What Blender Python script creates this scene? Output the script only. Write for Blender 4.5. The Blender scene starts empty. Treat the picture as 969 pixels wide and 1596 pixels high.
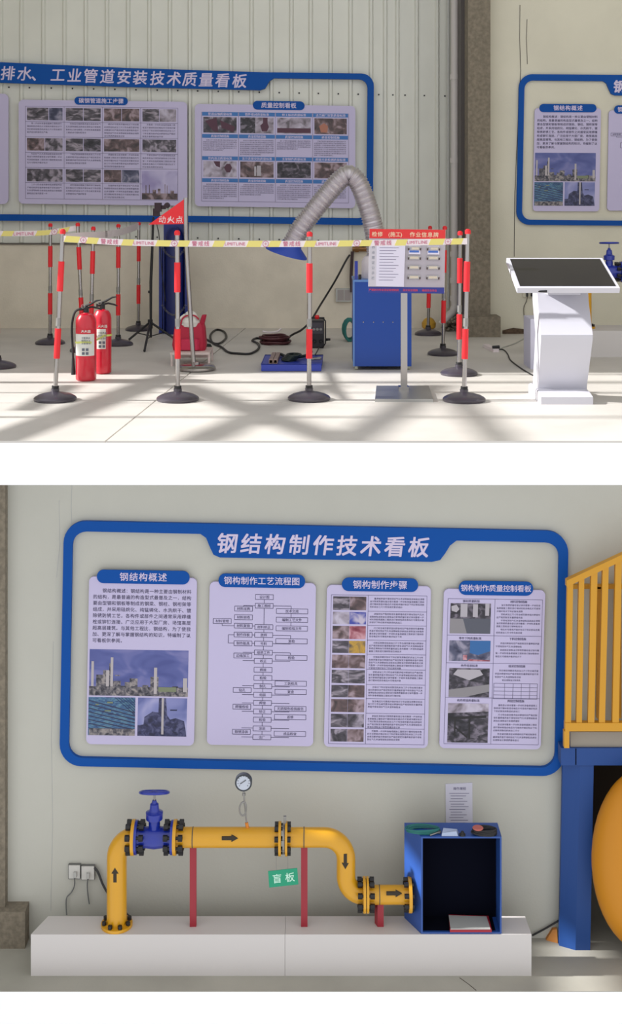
import bpy, bmesh, math, random
from mathutils import Vector, geometry
random.seed(7)
# ------------------------------------------------------------------ camera, world, sun
F, XC, YH, CH = 2000.0, 484.5, 311.0, 1.454
SC = bpy.context.scene
COL = SC.collection
cam_d = bpy.data.cameras.new('camera'); cam = bpy.data.objects.new('camera', cam_d); COL.objects.link(cam)
cam.location = (0, 0, CH); cam.rotation_euler = (math.pi / 2, 0, 0)
cam_d.sensor_fit = 'HORIZONTAL'; cam_d.sensor_width = 36; cam_d.lens = F * 36 / 969
cam_d.shift_y = -(798 - YH) / 969; cam_d.clip_end = 200
SC.camera = cam
w = bpy.data.worlds.new('world'); SC.world = w; w.use_nodes = True
w.node_tree.nodes['Background'].inputs[0].default_value = (0.97, 0.98, 1.0, 1)
w.node_tree.nodes['Background'].inputs[1].default_value = 1.08
SUN_EL = math.radians(30)
sd = bpy.data.lights.new('sun', 'SUN'); sd.energy = 8.0; sd.angle = math.radians(1.3); sd.color = (1, .985, .97)
so = bpy.data.objects.new('sun', sd); COL.objects.link(so)
so.rotation_euler = Vector((math.cos(SUN_EL), 0, -math.sin(SUN_EL))).to_track_quat('-Z', 'Y').to_euler()
so.location = (-8, 9, 6)
SC.view_settings.view_transform = 'Standard'; SC.view_settings.look = 'None'
SC.view_settings.gamma = 1; SC.view_settings.use_curve_mapping = False
SC.view_settings.exposure = 0.0

# ------------------------------------------------------------------ helpers
def P(x, y, d): return Vector(((x - XC) / F * d, d, CH - (y - YH) / F * d))
def DF(y, z=0.0): return F * (CH - z) / (y - YH)          # distance at which height z shows on row y
def YR(d, z=0.0): return YH + F * (CH - z) / d
def lin(c):
    c /= 255.0
    return c / 12.92 if c <= .04045 else ((c + .055) / 1.055) ** 2.4
MATS = {}
def mat(name, rgb, rough=.5, metal=0.0, var=.0, scale=8, bump=0.0, bscale=60, coat=0.0, alpha=1.0, rgb2=None):
    if name in MATS: return MATS[name]
    m = bpy.data.materials.new(name); m.use_nodes = True; nt = m.node_tree; b = nt.nodes['Principled BSDF']
    c = [lin(v) for v in rgb] + [1]
    b.inputs['Base Color'].default_value = c; b.inputs['Roughness'].default_value = rough
    b.inputs['Metallic'].default_value = metal; b.inputs['Coat Weight'].default_value = coat
    b.inputs['Alpha'].default_value = alpha
    if var > 0 or rgb2:
        tc = nt.nodes.new('ShaderNodeTexCoord'); n = nt.nodes.new('ShaderNodeTexNoise')
        n.inputs['Scale'].default_value = scale; n.inputs['Detail'].default_value = 6
        nt.links.new(tc.outputs['Object'], n.inputs['Vector'])
        r = nt.nodes.new('ShaderNodeValToRGB')
        c2 = [lin(v) for v in rgb2] + [1] if rgb2 else [min(1, v * (1 + var)) for v in c[:3]] + [1]
        c1 = c if rgb2 else [v * (1 - var) for v in c[:3]] + [1]
        r.color_ramp.elements[0].color = c1; r.color_ramp.elements[1].color = c2
        r.color_ramp.elements[0].position = .35; r.color_ramp.elements[1].position = .65
        nt.links.new(n.outputs['Fac'], r.inputs[0]); nt.links.new(r.outputs[0], b.inputs['Base Color'])
    if bump > 0:
        tc = nt.nodes.new('ShaderNodeTexCoord'); n = nt.nodes.new('ShaderNodeTexNoise')
        n.inputs['Scale'].default_value = bscale; n.inputs['Detail'].default_value = 4
        nt.links.new(tc.outputs['Object'], n.inputs['Vector'])
        bp = nt.nodes.new('ShaderNodeBump'); bp.inputs['Strength'].default_value = bump; bp.inputs['Distance'].default_value = .01
        nt.links.new(n.outputs['Fac'], bp.inputs['Height']); nt.links.new(bp.outputs[0], b.inputs['Normal'])
    MATS[name] = m
    return m
def picmat(name, cols, scale=30, stretch=(1, 1, 1), wave=False):
    """printed photograph: blotches of a few colours"""
    if name in MATS: return MATS[name]
    m = bpy.data.materials.new(name); m.use_nodes = True; nt = m.node_tree; b = nt.nodes['Principled BSDF']
    b.inputs['Roughness'].default_value = .45
    tc = nt.nodes.new('ShaderNodeTexCoord'); mp = nt.nodes.new('ShaderNodeMapping'); mp.inputs['Scale'].default_value = stretch
    mp.inputs['Rotation'].default_value = (0, .5 if wave else 0, 0)
    n = nt.nodes.new('ShaderNodeTexNoise'); n.inputs['Scale'].default_value = scale; n.inputs['Detail'].default_value = 2
    n.inputs['Distortion'].default_value = .6
    r = nt.nodes.new('ShaderNodeValToRGB'); cr = r.color_ramp; cr.interpolation = 'LINEAR'
    k = len(cols)
    while len(cr.elements) < k: cr.elements.new(.5)
    for i, c in enumerate(cols):
        cr.elements[i].position = .34 + .32 * i / (k - 1); cr.elements[i].color = [lin(v) for v in c] + [1]
    nt.links.new(tc.outputs['Object'], mp.inputs[0]); nt.links.new(mp.outputs[0], n.inputs['Vector'])
    nt.links.new(n.outputs['Fac'], r.inputs[0]); nt.links.new(r.outputs[0], b.inputs['Base Color'])
    MATS[name] = m
    return m

class MB:
    def __init__(s): s.v = []; s.f = []; s.mi = []; s.cur = 0
    def add(s, vs, fs):
        o = len(s.v); s.v += [tuple(v) for v in vs]
        for f in fs: s.f.append([i + o for i in f]); s.mi.append(s.cur)
        return s
    def box(s, x0, x1, y0, y1, z0, z1):
        return s.add([(x0, y0, z0), (x1, y0, z0), (x1, y1, z0), (x0, y1, z0), (x0, y0, z1), (x1, y0, z1), (x1, y1, z1), (x0, y1, z1)],
                     [(0, 3, 2, 1), (4, 5, 6, 7), (0, 1, 5, 4), (1, 2, 6, 5), (2, 3, 7, 6), (3, 0, 4, 7)])
    def pbox(s, x0, y0, x1, y1, d0, d1):                      # photo rectangle of the front face, from depth d0 back to d1
        a = P(x0, y1, d0); b = P(x1, y0, d0)
        return s.box(a.x, b.x, d0, d1, a.z, b.z)
    def loft(s, rings, cap=True, closed=False):
        n = len(rings[0]); o = len(s.v)
        for r in rings: s.v += [tuple(p) for p in r]
        m = len(rings); F_ = []
        for i in range(m if closed else m - 1):
            j = (i + 1) % m
            for k in range(n):
                l = (k + 1) % n
                F_.append([o + i * n + k, o + i * n + l, o + j * n + l, o + j * n + k])
        if cap and not closed:
            F_.append([o + k for k in range(n)][::-1]); F_.append([o + (m - 1) * n + k for k in range(n)])
        s.f += F_; s.mi += [s.cur] * len(F_)
        return s
    def tube(s, pts, r, n=10, closed=False, cap=True):
        pts = [Vector(p) for p in pts]; m = len(pts); rings = []; prev = None
        for i, p in enumerate(pts):
            if closed: t = pts[(i + 1) % m] - pts[i - 1]
            else: t = pts[min(i + 1, m - 1)] - pts[max(i - 1, 0)]
            t.normalize()
            if prev is None:
                u = t.cross(Vector((0, 0, 1)))
                if u.length < .1: u = t.cross(Vector((0, 1, 0)))
            else: u = prev - t * prev.dot(t)
            u.normalize(); v = t.cross(u); prev = u
            rr = r[i] if isinstance(r, (list, tuple)) else r
            rings.append([p + (u * math.cos(2 * math.pi * k / n) + v * math.sin(2 * math.pi * k / n)) * rr for k in range(n)])
        return s.loft(rings, cap, closed)
    def lathe(s, c, prof, n=32, axis='z', tilt=None):          # prof: (radius, height) along the axis
        rings = []
        for r, h in prof:
            ring = []
            for k in range(n):
                a = 2 * math.pi * k / n; p = (r * math.cos(a), r * math.sin(a), h)
                if axis == 'x': p = (h, p[0], p[1])
                if axis == 'y': p = (p[0], h, p[1])
                p = Vector(p)
                if tilt is not None: p = tilt @ p
                ring.append(Vector(c) + p)
            rings.append(ring)
        return s.loft(rings)
    def plate(s, outer, d0, d1, holes=(), mp=None):            # outline in photo px -> front at depth d0, extruded back to d1
        loops = [outer] + list(holes)
        if mp: loops = [[mp(*q) for q in L] for L in loops]
        L3 = [[P(x, y, d0) for x, y in L] for L in loops]
        tris = geometry.tessellate_polygon([[Vector((p.x, p.z, 0)) for p in L] for L in L3])
        flat = [p for L in L3 for p in L]; n = len(flat)
        s_ = [(p.x, d0, p.z) for p in flat] + [(p.x, d1, p.z) for p in flat]
        fs = [tuple(t) for t in tris] + [tuple(i + n for i in t[::-1]) for t in tris]
        o = 0
        for L in L3:
            m = len(L)
            for k in range(m): fs.append((o + k, o + (k + 1) % m, n + o + (k + 1) % m, n + o + k))
            o += m
        return s.add(s_, fs)
    def mesh(s, name, mats, org=(0, 0, 0), smooth=True, recalc=True):
        me = bpy.data.meshes.new(name); ox, oy, oz = org
        me.from_pydata([(a - ox, b - oy, c - oz) for a, b, c in s.v], [], s.f)
        for m in mats: me.materials.append(m)
        if len(mats) > 1: me.polygons.foreach_set('material_index', s.mi)
        if recalc:
            bm = bmesh.new(); bm.from_mesh(me); bmesh.ops.recalc_face_normals(bm, faces=bm.faces); bm.to_mesh(me); bm.free()
        if smooth:
            me.polygons.foreach_set('use_smooth', [True] * len(me.polygons)); me.set_sharp_from_angle(angle=math.radians(35))
        me.update()
        return me
ORG = {}
def tag(o, label=None, cat=None, group=None, kind=None):
    for k, v in (('label', label), ('category', cat), ('group', group), ('kind', kind)):
        if v: o[k] = v
    return o
def thing(name, label, cat, loc, group=None):
    o = bpy.data.objects.new(name, None); COL.objects.link(o); o.location = loc; o.empty_display_size = .05
    ORG[o.name] = Vector(loc); return tag(o, label, cat, group)
def part(name, mb, m, parent=None, label=None, kind=None, smooth=True, recalc=True, org=None):
    mats = m if isinstance(m, list) else [m]
    og = ORG[parent.name] if parent else Vector(org or (0, 0, 0))
    o = bpy.data.objects.new(name, mb.mesh(name, mats, og, smooth, recalc)); COL.objects.link(o)
    if parent: o.parent = parent
    else: o.location = og
    ORG[o.name] = og
    return tag(o, label, None, None, kind)
def solo(name, mb, m, label, cat, loc, group=None, kind=None, smooth=True):
    return tag(part(name, mb, m, None, smooth=smooth, org=loc), label, cat, group, kind)
def struct(name, mb, m, parent=None, smooth=False):
    o = part(name, mb, m, parent, smooth=smooth)
    if not parent: o['kind'] = 'structure'
    return o
def arc(cx, cy, r, a0, a1, n=6): return [(cx + r * math.cos(math.radians(a0 + (a1 - a0) * i / n)), cy - r * math.sin(math.radians(a0 + (a1 - a0) * i / n))) for i in range(n + 1)]
def rr(x0, y0, x1, y1, r, n=6):
    return arc(x1 - r, y0 + r, r, 90, 0, n) + arc(x1 - r, y1 - r, r, 0, -90, n) + arc(x0 + r, y1 - r, r, -90, -180, n) + arc(x0 + r, y0 + r, r, 180, 90, n)
def rect(x0, y0, x1, y1): return [(x0, y0), (x1, y0), (x1, y1), (x0, y1)]
def smoothpath(pts, n=6):
    pts = [Vector(p) for p in pts]; out = []
    for i in range(len(pts) - 1):
        p0 = pts[max(i - 1, 0)]; p1 = pts[i]; p2 = pts[i + 1]; p3 = pts[min(i + 2, len(pts) - 1)]
        for k in range(n):
            t = k / n
            out.append(.5 * ((2 * p1) + (p2 - p0) * t + (2 * p0 - 5 * p1 + 4 * p2 - p3) * t * t + (3 * p1 - p0 - 3 * p2 + p3) * t ** 3))
    return out + [pts[-1]]
GL = {}
def glyph(ch, off=0.0):
    k = ch
    if k not in GL:
        cu = bpy.data.curves.new('t', 'FONT'); cu.body = ch; cu.size = 1; cu.resolution_u = 1
        ob = bpy.data.objects.new('t', cu); COL.objects.link(ob)
        dg = bpy.context.evaluated_depsgraph_get(); me = bpy.data.meshes.new_from_object(ob.evaluated_get(dg))
        vs = [(v.co.x, v.co.y) for v in me.vertices]; fs = [tuple(p.vertices) for p in me.polygons]
        wd = 1.0 if ord(ch) > 0x2000 else (max([v[0] for v in vs]) + .08 if vs else .3)
        bpy.data.objects.remove(ob); bpy.data.meshes.remove(me); bpy.data.curves.remove(cu)
        GL[k] = (vs, fs, wd)
    return GL[k]
def text(mb, s, cx, cy, size, d, mp=None, off=0.0, pitch=None, align='c', shear=0.0, up=lambda x, y, z: None):
    adv = [(pitch / size if pitch else glyph(c, off)[2]) for c in s]
    x = cx - (sum(adv) * size / 2 if align == 'c' else 0)
    for c, a in zip(s, adv):
        vs, fs, wd = glyph(c, off)
        pad = (a - wd) / 2 * size if pitch else 0
        out = []
        for ex, ey in vs:
            px = x + pad + (ex + shear * (ey - .38)) * size; py = cy - (ey - .38) * size
            if mp: px, py = mp(px, py)
            out.append(P(px, py, d))
        mb.add(out, fs)
        if off > 0:
            for kk, (ox_, oy_) in enumerate(((off, 0), (0, off), (off, off)) if size > 6 else ((off * 1.6, 0),)):
                mb.add([v + Vector((ox_ * size * d / F, .00022 * (kk + 1), oy_ * size * d / F)) for v in out], fs)
        x += a * size
    return mb

# ------------------------------------------------------------------ materials
WHITE = mat('white_paint', (252, 252, 252), .8)
M_SHEET = mat('wall_sheet_cream', (216, 216, 206), .5, var=.03, scale=2)
M_PLINTH = mat('plinth_plaster', (220, 211, 194), .9, var=.06, scale=3, bump=.2)
M_CREAM = mat('cream_plaster', (217, 212, 193), .9, var=.04, scale=1.5, bump=.15)
M_LOWWALL = mat('off_white_plaster', (190, 189, 179), .9, var=.025, scale=1.2, bump=.1)
M_CONC = mat('rough_concrete', (126, 117, 102), .95, var=.18, scale=26, bump=.6, bscale=40)
M_FLOOR = mat('polished_concrete', (206, 201, 194), .5, var=.07, scale=1.6, bump=.05)
M_FLOOR2 = mat('grey_concrete', (164, 161, 150), .7, var=.08, scale=2, bump=.05)
M_GROOVE = mat('joint_dark', (90, 84, 76), .95)
M_BLUE = mat('board_blue', (0, 76, 158), .55)
M_BLUE.node_tree.nodes['Principled BSDF'].inputs['Specular IOR Level'].default_value = .2
M_PANEL = mat('lavender_print', (193, 185, 217), .5)
M_INK = mat('dark_ink', (72, 66, 98), .6)
M_LINE = mat('ruling_ink', (110, 104, 135), .6)
M_PALE = mat('pale_lettering', (208, 196, 222), .5)
M_STEEL = mat('brushed_steel', (168, 164, 162), .2, metal=1)
M_STEELD = mat('dull_steel', (150, 148, 145), .45, metal=.8)
M_CHROME = mat('foil_duct', (204, 198, 202), .3, metal=.85, bump=.35, bscale=110)
M_RED = mat('signal_red', (226, 28, 38), .4)
M_DRED = mat('support_red', (152, 34, 48), .45)
M_BASE = mat('black_rubber', (62, 56, 66), .35, coat=.4)
M_BLACK = mat('black_plastic', (24, 23, 26), .5)
M_YEL = mat('pipe_yellow', (214, 156, 24), .32, coat=.2)
M_RAILY = mat('rail_yellow', (206, 148, 28), .45)
M_VALVE = mat('valve_blue', (22, 44, 150), .32, coat=.4)
M_CAB = mat('cabinet_blue', (8, 64, 152), .4)
M_BOXB = mat('box_blue', (40, 78, 150), .4)
M_NAVY = mat('navy_dark', (4, 6, 20), .9)  # paints the blue box's inner shade; also colours the beam joint
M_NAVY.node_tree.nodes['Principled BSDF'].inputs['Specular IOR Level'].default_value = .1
M_FRAMEB = mat('frame_blue', (18, 66, 134), .55)
M_TAPE = mat('tape_white', (232, 220, 222), .5)
M_TAPEY = mat('tape_yellow', (226, 212, 120), .5)
M_PINK = mat('tape_ink', (205, 110, 140), .5)
M_KIOSK = mat('kiosk_white', (198, 197, 206), .35, coat=.3)
M_SCREEN = mat('screen_glass', (22, 20, 26), .12, coat=.5)
M_PLAT = mat('platform_white', (205, 200, 197), .5)
M_RECESS_SHADE = mat('recess_shade', (62, 50, 40), .9)  # dark brown paints in the shade under the stage deck
M_PAPER = mat('paper', (222, 218, 235), .6)
M_TEAL = mat('teal_cable', (30, 110, 105), .5)
M_GREEN = mat('tag_green', (22, 150, 112), .5)
M_GREY = mat('socket_grey', (182, 182, 178), .5)
M_BROWN = mat('brass', (140, 100, 60), .4, metal=.6)

# ------------------------------------------------------------------ the setting: upper hall
DW = 14.54                       # corrugated wall
DR = 13.9                        # plaster wall on the right
D0 = DF(687)                     # cut edge of the upper floor
XL, XR, ZT = -4.6, 7.4, 8.6
SLAB = 69 * D0 / F
fl = MB(); fl.box(XL, XR, D0, 15.2, -SLAB, -.012)
floor = struct('floor', fl, [WHITE])
def fp(px, py): d = DF(py); return ((px - XC) / F * d, d)
# slab pieces with recessed joints
jx0 = fp(279, 595); jx1 = fp(165, 687); slope = (jx1[0] - jx0[0]) / (jx1[1] - jx0[1])
def jx(y): return jx0[0] + slope * (y - jx0[1])
yj = DF(628); g = .006
def slabpiece(poly):
    mb = MB(); n = len(poly)
    mb.add([(x, y, -.012) for x, y in poly] + [(x, y, 0) for x, y in poly], [tuple(range(n))[::-1], tuple(range(n, 2 * n))] + [(i, (i + 1) % n, n + (i + 1) % n, n + i) for i in range(n)])
    part('floor_slab', mb, M_FLOOR, floor, smooth=False)
slabpiece([(XL, D0), (jx(D0) - g, D0), (jx(yj) - g, yj - g), (XL, yj - g)])
slabpiece([(jx(D0) + g, D0), (XR, D0), (XR, yj - g), (jx(yj) + g, yj - g)])
slabpiece([(XL, yj + g), (jx(yj) - g, yj + g), (jx(15.2) - g, 15.2), (XL, 15.2)])
slabpiece([(jx(yj) + g, yj + g), (XR, yj + g), (XR, 15.2), (jx(15.2) + g, 15.2)])
zs = P(0, 378, DW).z
xw = P(719, 0, DW).x
wb = struct('wall_back', MB().box(XL, xw, DW, 15.0, zs - .02, ZT), M_SHEET)
part('masonry_plinth', MB().box(XL, xw, DW - .03, 14.9, 0, zs - .02), M_PLINTH, wb, smooth=False, label='beige plastered plinth below the metal sheets')
part('sill_flashing', MB().box(XL, xw, DW - .05, DW, zs - .022, zs - .004), mat('flashing', (96, 90, 84), .6), wb, smooth=False)
ribs = [-95, -63, -31, 2, 34, 68, 101, 134, 167, 200, 233, 265, 296, 328, 360, 392, 423, 454, 484, 515, 546, 578, 600, 619, 649, 681]
rib_me = None
for rx in ribs:
    x = P(rx, 0, DW).x
    if rib_me is None:
        b = MB(); b.loft([[(-.026, 0, z), (-.012, -.026, z), (.012, -.026, z), (.026, 0, z)] for z in (zs, ZT)]); rib_me = b.mesh('rib', [M_SHEET], smooth=False)
    o = bpy.data.objects.new('rib', rib_me); COL.objects.link(o); o.parent = wb; o.location = (x, DW, 0)
sc = MB()
for rx in ribs:
    for yy in (136, 365):
        p = P(rx + 12, yy + .02 * rx, DW); sc.box(p.x - .008, p.x + .008, DW - .008, DW, p.z - .008, p.z + .008)
part('sheet_screws', sc, M_BLACK, wb, kind='stuff', smooth=False)
x0 = P(764, 0, DR).x
wr = struct('wall_right', MB().box(x0 - .1, XR, DR, 15.0, 0, ZT), M_CREAM)
for (pts) in ([(810, 8), (809.5, 60), (811, 110), (808, 170), (805, 230), (802, 300), (801, 400)], [(821, 30), (820, 60), (821.5, 100)]):
    part('crack', MB().tube([P(a, b, DR) for a, b in pts], .004, 5), M_GROOVE, wr)
part('damp_foot', MB().plate([(783, 515), (800, 511), (822, 514), (845, 511), (850, 526), (783, 526)], DR - .012, DR + .01), mat('damp_plaster', (96, 78, 64), .95, var=.3, scale=30), wr)
struct('wall_left', MB().box(XL - .2, XL, 10.75, 15, 0, ZT).box(XL - .2, XL, D0, 10.75, 0, .55).box(XL - .2, XL, D0, 10.75, 6.3, ZT), M_CREAM)
struct('wall_side', MB().box(XR, XR + .2, D0, 15, 0, ZT), M_CREAM)
struct('ceiling', MB().box(XL - .2, XR + .2, D0, 15.2, ZT, ZT + .15), M_LOWWALL)
# bars and bracing of an unseen left window, placed to cast the floor shadows
wf = MB(); T = math.tan(SUN_EL)
def gz(X): return (X - XL) * T
def brace(a, b, w):
    A = fp(*a); B = fp(*b)
    p = Vector((XL - .1, A[1], gz(A[0]))); q = Vector((XL - .1, B[1], gz(B[0])))
    wf.tube([p, q], w, 4)
brace((290, 585), (10, 690), .10); brace((300, 600), (560, 690), .09); brace((530, 600), (330, 690), .09)
brace((736, 622), (815, 695), .07); brace((700, 600), (560, 695), .09); brace((130, 600), (60, 640), .06)
for yy, wd in ((596, .05), (650, .03), (612, .02)):
    d = DF(yy); wf.box(XL - .14, XL - .04, d - wd, d + wd, .55, 6.3)
part('unseen_shadow_bars', wf, mat('shadow_bar_grey', (180, 180, 178), .5), bpy.data.objects['wall_left'], smooth=False)

# pilaster, steel stanchion column, pipes
pi = struct('trim_1', MB().box(P(729, 0, 13.7).x, P(764, 0, 13.7).x, 13.7, 14.7, 0, ZT), M_CONC); pi.name = 'trim_1'
part('footing', MB().pbox(716, 494, 780, 525.6, 13.55, 13.85), M_CONC, pi, smooth=False)
part('steel_column', MB().box(P(718, 0, 14.0).x, P(729, 0, 14).x, 14.0, 14.6, 0, ZT), mat('column_dark', (84, 78, 76), .6), pi, smooth=False)
dp = thing('downpipe', 'white plastic downpipe running down the corner beside the concrete column', 'pipe', P(709, 485, 14.35))
part('pipe', MB().tube(smoothpath([P(709, -300, 14.35), P(709, 100, 14.35), P(709, 440, 14.35), P(708, 480, 14.33), P(700, 492, 14.3), P(688, 506, 14.3)], 6), .046, 14), mat('pvc_white', (206, 200, 196), .4), dp)
for yy in (396, 437, 465, 120, 250): part('coupling', MB().lathe(P(709, yy, 14.35), [(.056, -.03), (.056, .03)], 18), mat('pvc_white', (206, 200, 196), .4), dp)
cd = solo('conduit', MB().tube([P(698.5, -200, 14.44), P(698.5, 480, 14.44)], .014, 8), M_GREY, 'thin grey conduit running up the wall left of the white downpipe', 'conduit', P(698, 480, 14.44))
rb = MB()
for i in range(60):
    a = random.random(); p = P(690 + 26 * a, 0, 14.1 + .25 * random.random()); s = .012 + .02 * random.random()
    z = (.03 + .16 * a) * random.random()
    rb.lathe((p.x, p.y, z + s * .5), [(s * .4, -s * .5), (s, 0), (s * .5, s * .6)], 6)
solo('rubble', rb, M_CONC, 'small heap of crumbled mortar at the foot of the downpipe', 'rubble', P(700, 505, 14.1), kind='stuff')
yb = MB(); c = P(668, 506, 14.3)
yb.lathe((c.x, c.y, .0), [(.04, 0), (.075, .03), (.08, .08), (.05, .125), (.02, .14)], 14)
solo('safety_helmet', yb, mat('helmet_yellow', (196, 150, 50), .5), 'dull yellow rounded helmet on the floor behind the rear stanchion by the downpipe', 'helmet', (c.x, c.y, 0))

# ------------------------------------------------------------------ display boards
def rot(cx, cy, sl, ln): return lambda x, y: (x - ln * (y - cy), y + sl * (x - cx))
PIC = [picmat('photo_grey', [(46, 42, 50), (84, 78, 88), (160, 150, 165)], 14),
       picmat('photo_brown', [(56, 46, 50), (100, 80, 82), (160, 140, 148)], 12),
       picmat('photo_dark', [(26, 24, 32), (56, 52, 62), (120, 112, 126)], 16, (1, 1, 1.5)),
       picmat('photo_slant', [(46, 42, 50), (84, 78, 88), (160, 150, 162)], 10, (1, 1, 2.4), True),
       picmat('photo_bluegrey', [(46, 48, 76), (84, 86, 112), (150, 145, 165)], 12),
       picmat('photo_light', [(100, 92, 100), (160, 150, 165), (190, 182, 200)], 10)]
PHR = '第一步材料准备根据施工图纸进行钢材检验合格后方可使用并做好标识下料切割采用数控机床加工尺寸符合规范要求组对焊接时应严格控制变形量焊缝表面不得有裂纹气孔夹渣等缺陷涂装前应清除油污铁锈质量检查记录完整'
PI = [0]
def body(mb, x0, x1, ys, size, d, mp, lines_short=True):
    for i, y in enumerate(ys):
        x = x0 + (2 * size if i == 0 else 0)
        xe = x1 if i < len(ys) - 1 else x0 + (x1 - x0) * .62
        n = int((xe - x) / size); s = ''
        for _ in range(n):
            s += PHR[PI[0] % len(PHR)]; PI[0] += 1
        text(mb, s, x, y, size * .95, d, mp, pitch=size, align='l', off=.012)
def rules(mb, segs, w, d, mp):
    for a, b, c, e in segs:
        if a == c: mb.plate([(a - w / 2, b), (a + w / 2, b), (a + w / 2, e), (a - w / 2, e)], d, d + .0008, mp=mp)
        else: mb.plate([(a, b - w / 2), (c, b - w / 2), (c, b + w / 2), (a, b + w / 2)], d, d + .0008, mp=mp)
def panel(name, label, d, x0, y0, x1, y1, mp, pill, title, tsize, r=8, toff=.02, tpitch=None):
    c = mp((x0 + x1) / 2, y1)
    t = thing(name, label, 'board', P(c[0], c[1], d + .02), None)
    part('sheet', MB().plate(rr(x0, y0, x1, y1, r), d, d + .02, mp=mp), M_PANEL, t)
    hd = part('header_plate', MB().plate(rr(*pill, (pill[3] - pill[1]) / 2 - .1), d - .008, d + .001, mp=mp), M_BLUE, t)
    part('lettering', text(MB(), title, (pill[0] + pill[2]) / 2, (pill[1] + pill[3]) / 2, tsize, d - .0095, mp, off=toff, pitch=tpitch), M_PALE, hd, smooth=False, recalc=False, kind='stuff')
    return t
def pic(t, m, x0, y0, x1, y1, d, mp, deco=None):
    b = MB().plate(rect(x0, y0, x1, y1), d - .0012, d + .001, mp=mp)
    o = part('photo_print', b, m, t, smooth=False)
    if deco:
        for k, (polys, mm) in enumerate(deco):
            q = MB()
            for j_, pl in enumerate(polys): q.plate([(x0 + (x1 - x0) * u, y0 + (y1 - y0) * v) for u, v in pl], d - .0016 - k * .0009 - j_ * .00004, d - .001, mp=mp)
            part('picture_shapes', q, mm, o, smooth=False, kind='stuff')
    return o
def R4(u0, v0, u1, v1): return [(u0, v0), (u1, v0), (u1, v1), (u0, v1)]
SKY = picmat('photo_sky', [(70, 78, 140), (86, 94, 155), (120, 120, 172)], 4, (1, 1, 2))
PLANT = picmat('photo_plant', [(40, 40, 52), (96, 92, 100), (150, 142, 140)], 32)
PLANTD = picmat('photo_plant_dark', [(28, 30, 60), (48, 50, 88), (84, 86, 122)], 28)
STACK = mat('photo_stack', (178, 170, 172), .5)
GREENP = mat('photo_green', (120, 128, 100), .5)
TRUSS = picmat('photo_truss', [(40, 66, 110), (60, 100, 140), (90, 130, 150)], 30, (1, 1, 3), True)
DKB = mat('photo_navy', (40, 44, 78), .5)
def refinery_deco():
    tw = [R4(.02, .26, .045, .8), R4(.215, .17, .24, .8), R4(.655, .38, .685, .95), R4(.17, .45, .2, .8), R4(.95, .6, .99, .9)]
    blk = [R4(0, .8, 1, 1), R4(.07, .55, .15, .85), R4(.14, .45, .17, .85), R4(.2, .3, .22, .85), R4(.22, .68, .32, .9), R4(.36, .7, .42, .9),
           R4(.41, .62, .49, .9), R4(.62, .58, .7, .95), R4(.54, .76, .6, .95), R4(.3, .78, .36, .95), R4(.84, .78, .9, .95), R4(.26, .55, .31, .57)]
    return [(blk, PLANT), (tw, STACK), ([R4(.7, .8, .88, .9)], GREENP)]
def stack_deco():
    return [([[(0, 1), (0, .72), (.12, .7), (.14, .5), (.3, .36), (.42, .38), (.43, 0), (.57, 0), (.6, .45), (.66, .56), (.78, .52), (.95, .6), (1, 1)]], PLANTD),
            ([R4(.485, 0, .53, .95)], STACK), ([R4(.66, .3, .8, .33)], DKB)]
def truss_deco():
    L = []
    for k in range(7):
        L.append([(0, .1 + .1 * k), (.02, .08 + .1 * k), (1, .38 + .09 * k), (1, .41 + .09 * k)])
    for k in range(6): L.append([(.55 + .07 * k, 0), (.57 + .07 * k, 0), (1, .45 - .07 * k + .03), (1, .45 - .07 * k)])
    return [(L, DKB), ([R4(.02, .82, 1, 1)], PLANT), ([R4(.4, .12, .52, .16), R4(.15, .18, .22, .21), R4(.35, .34, .48, .37)], GREENP)]

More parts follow.
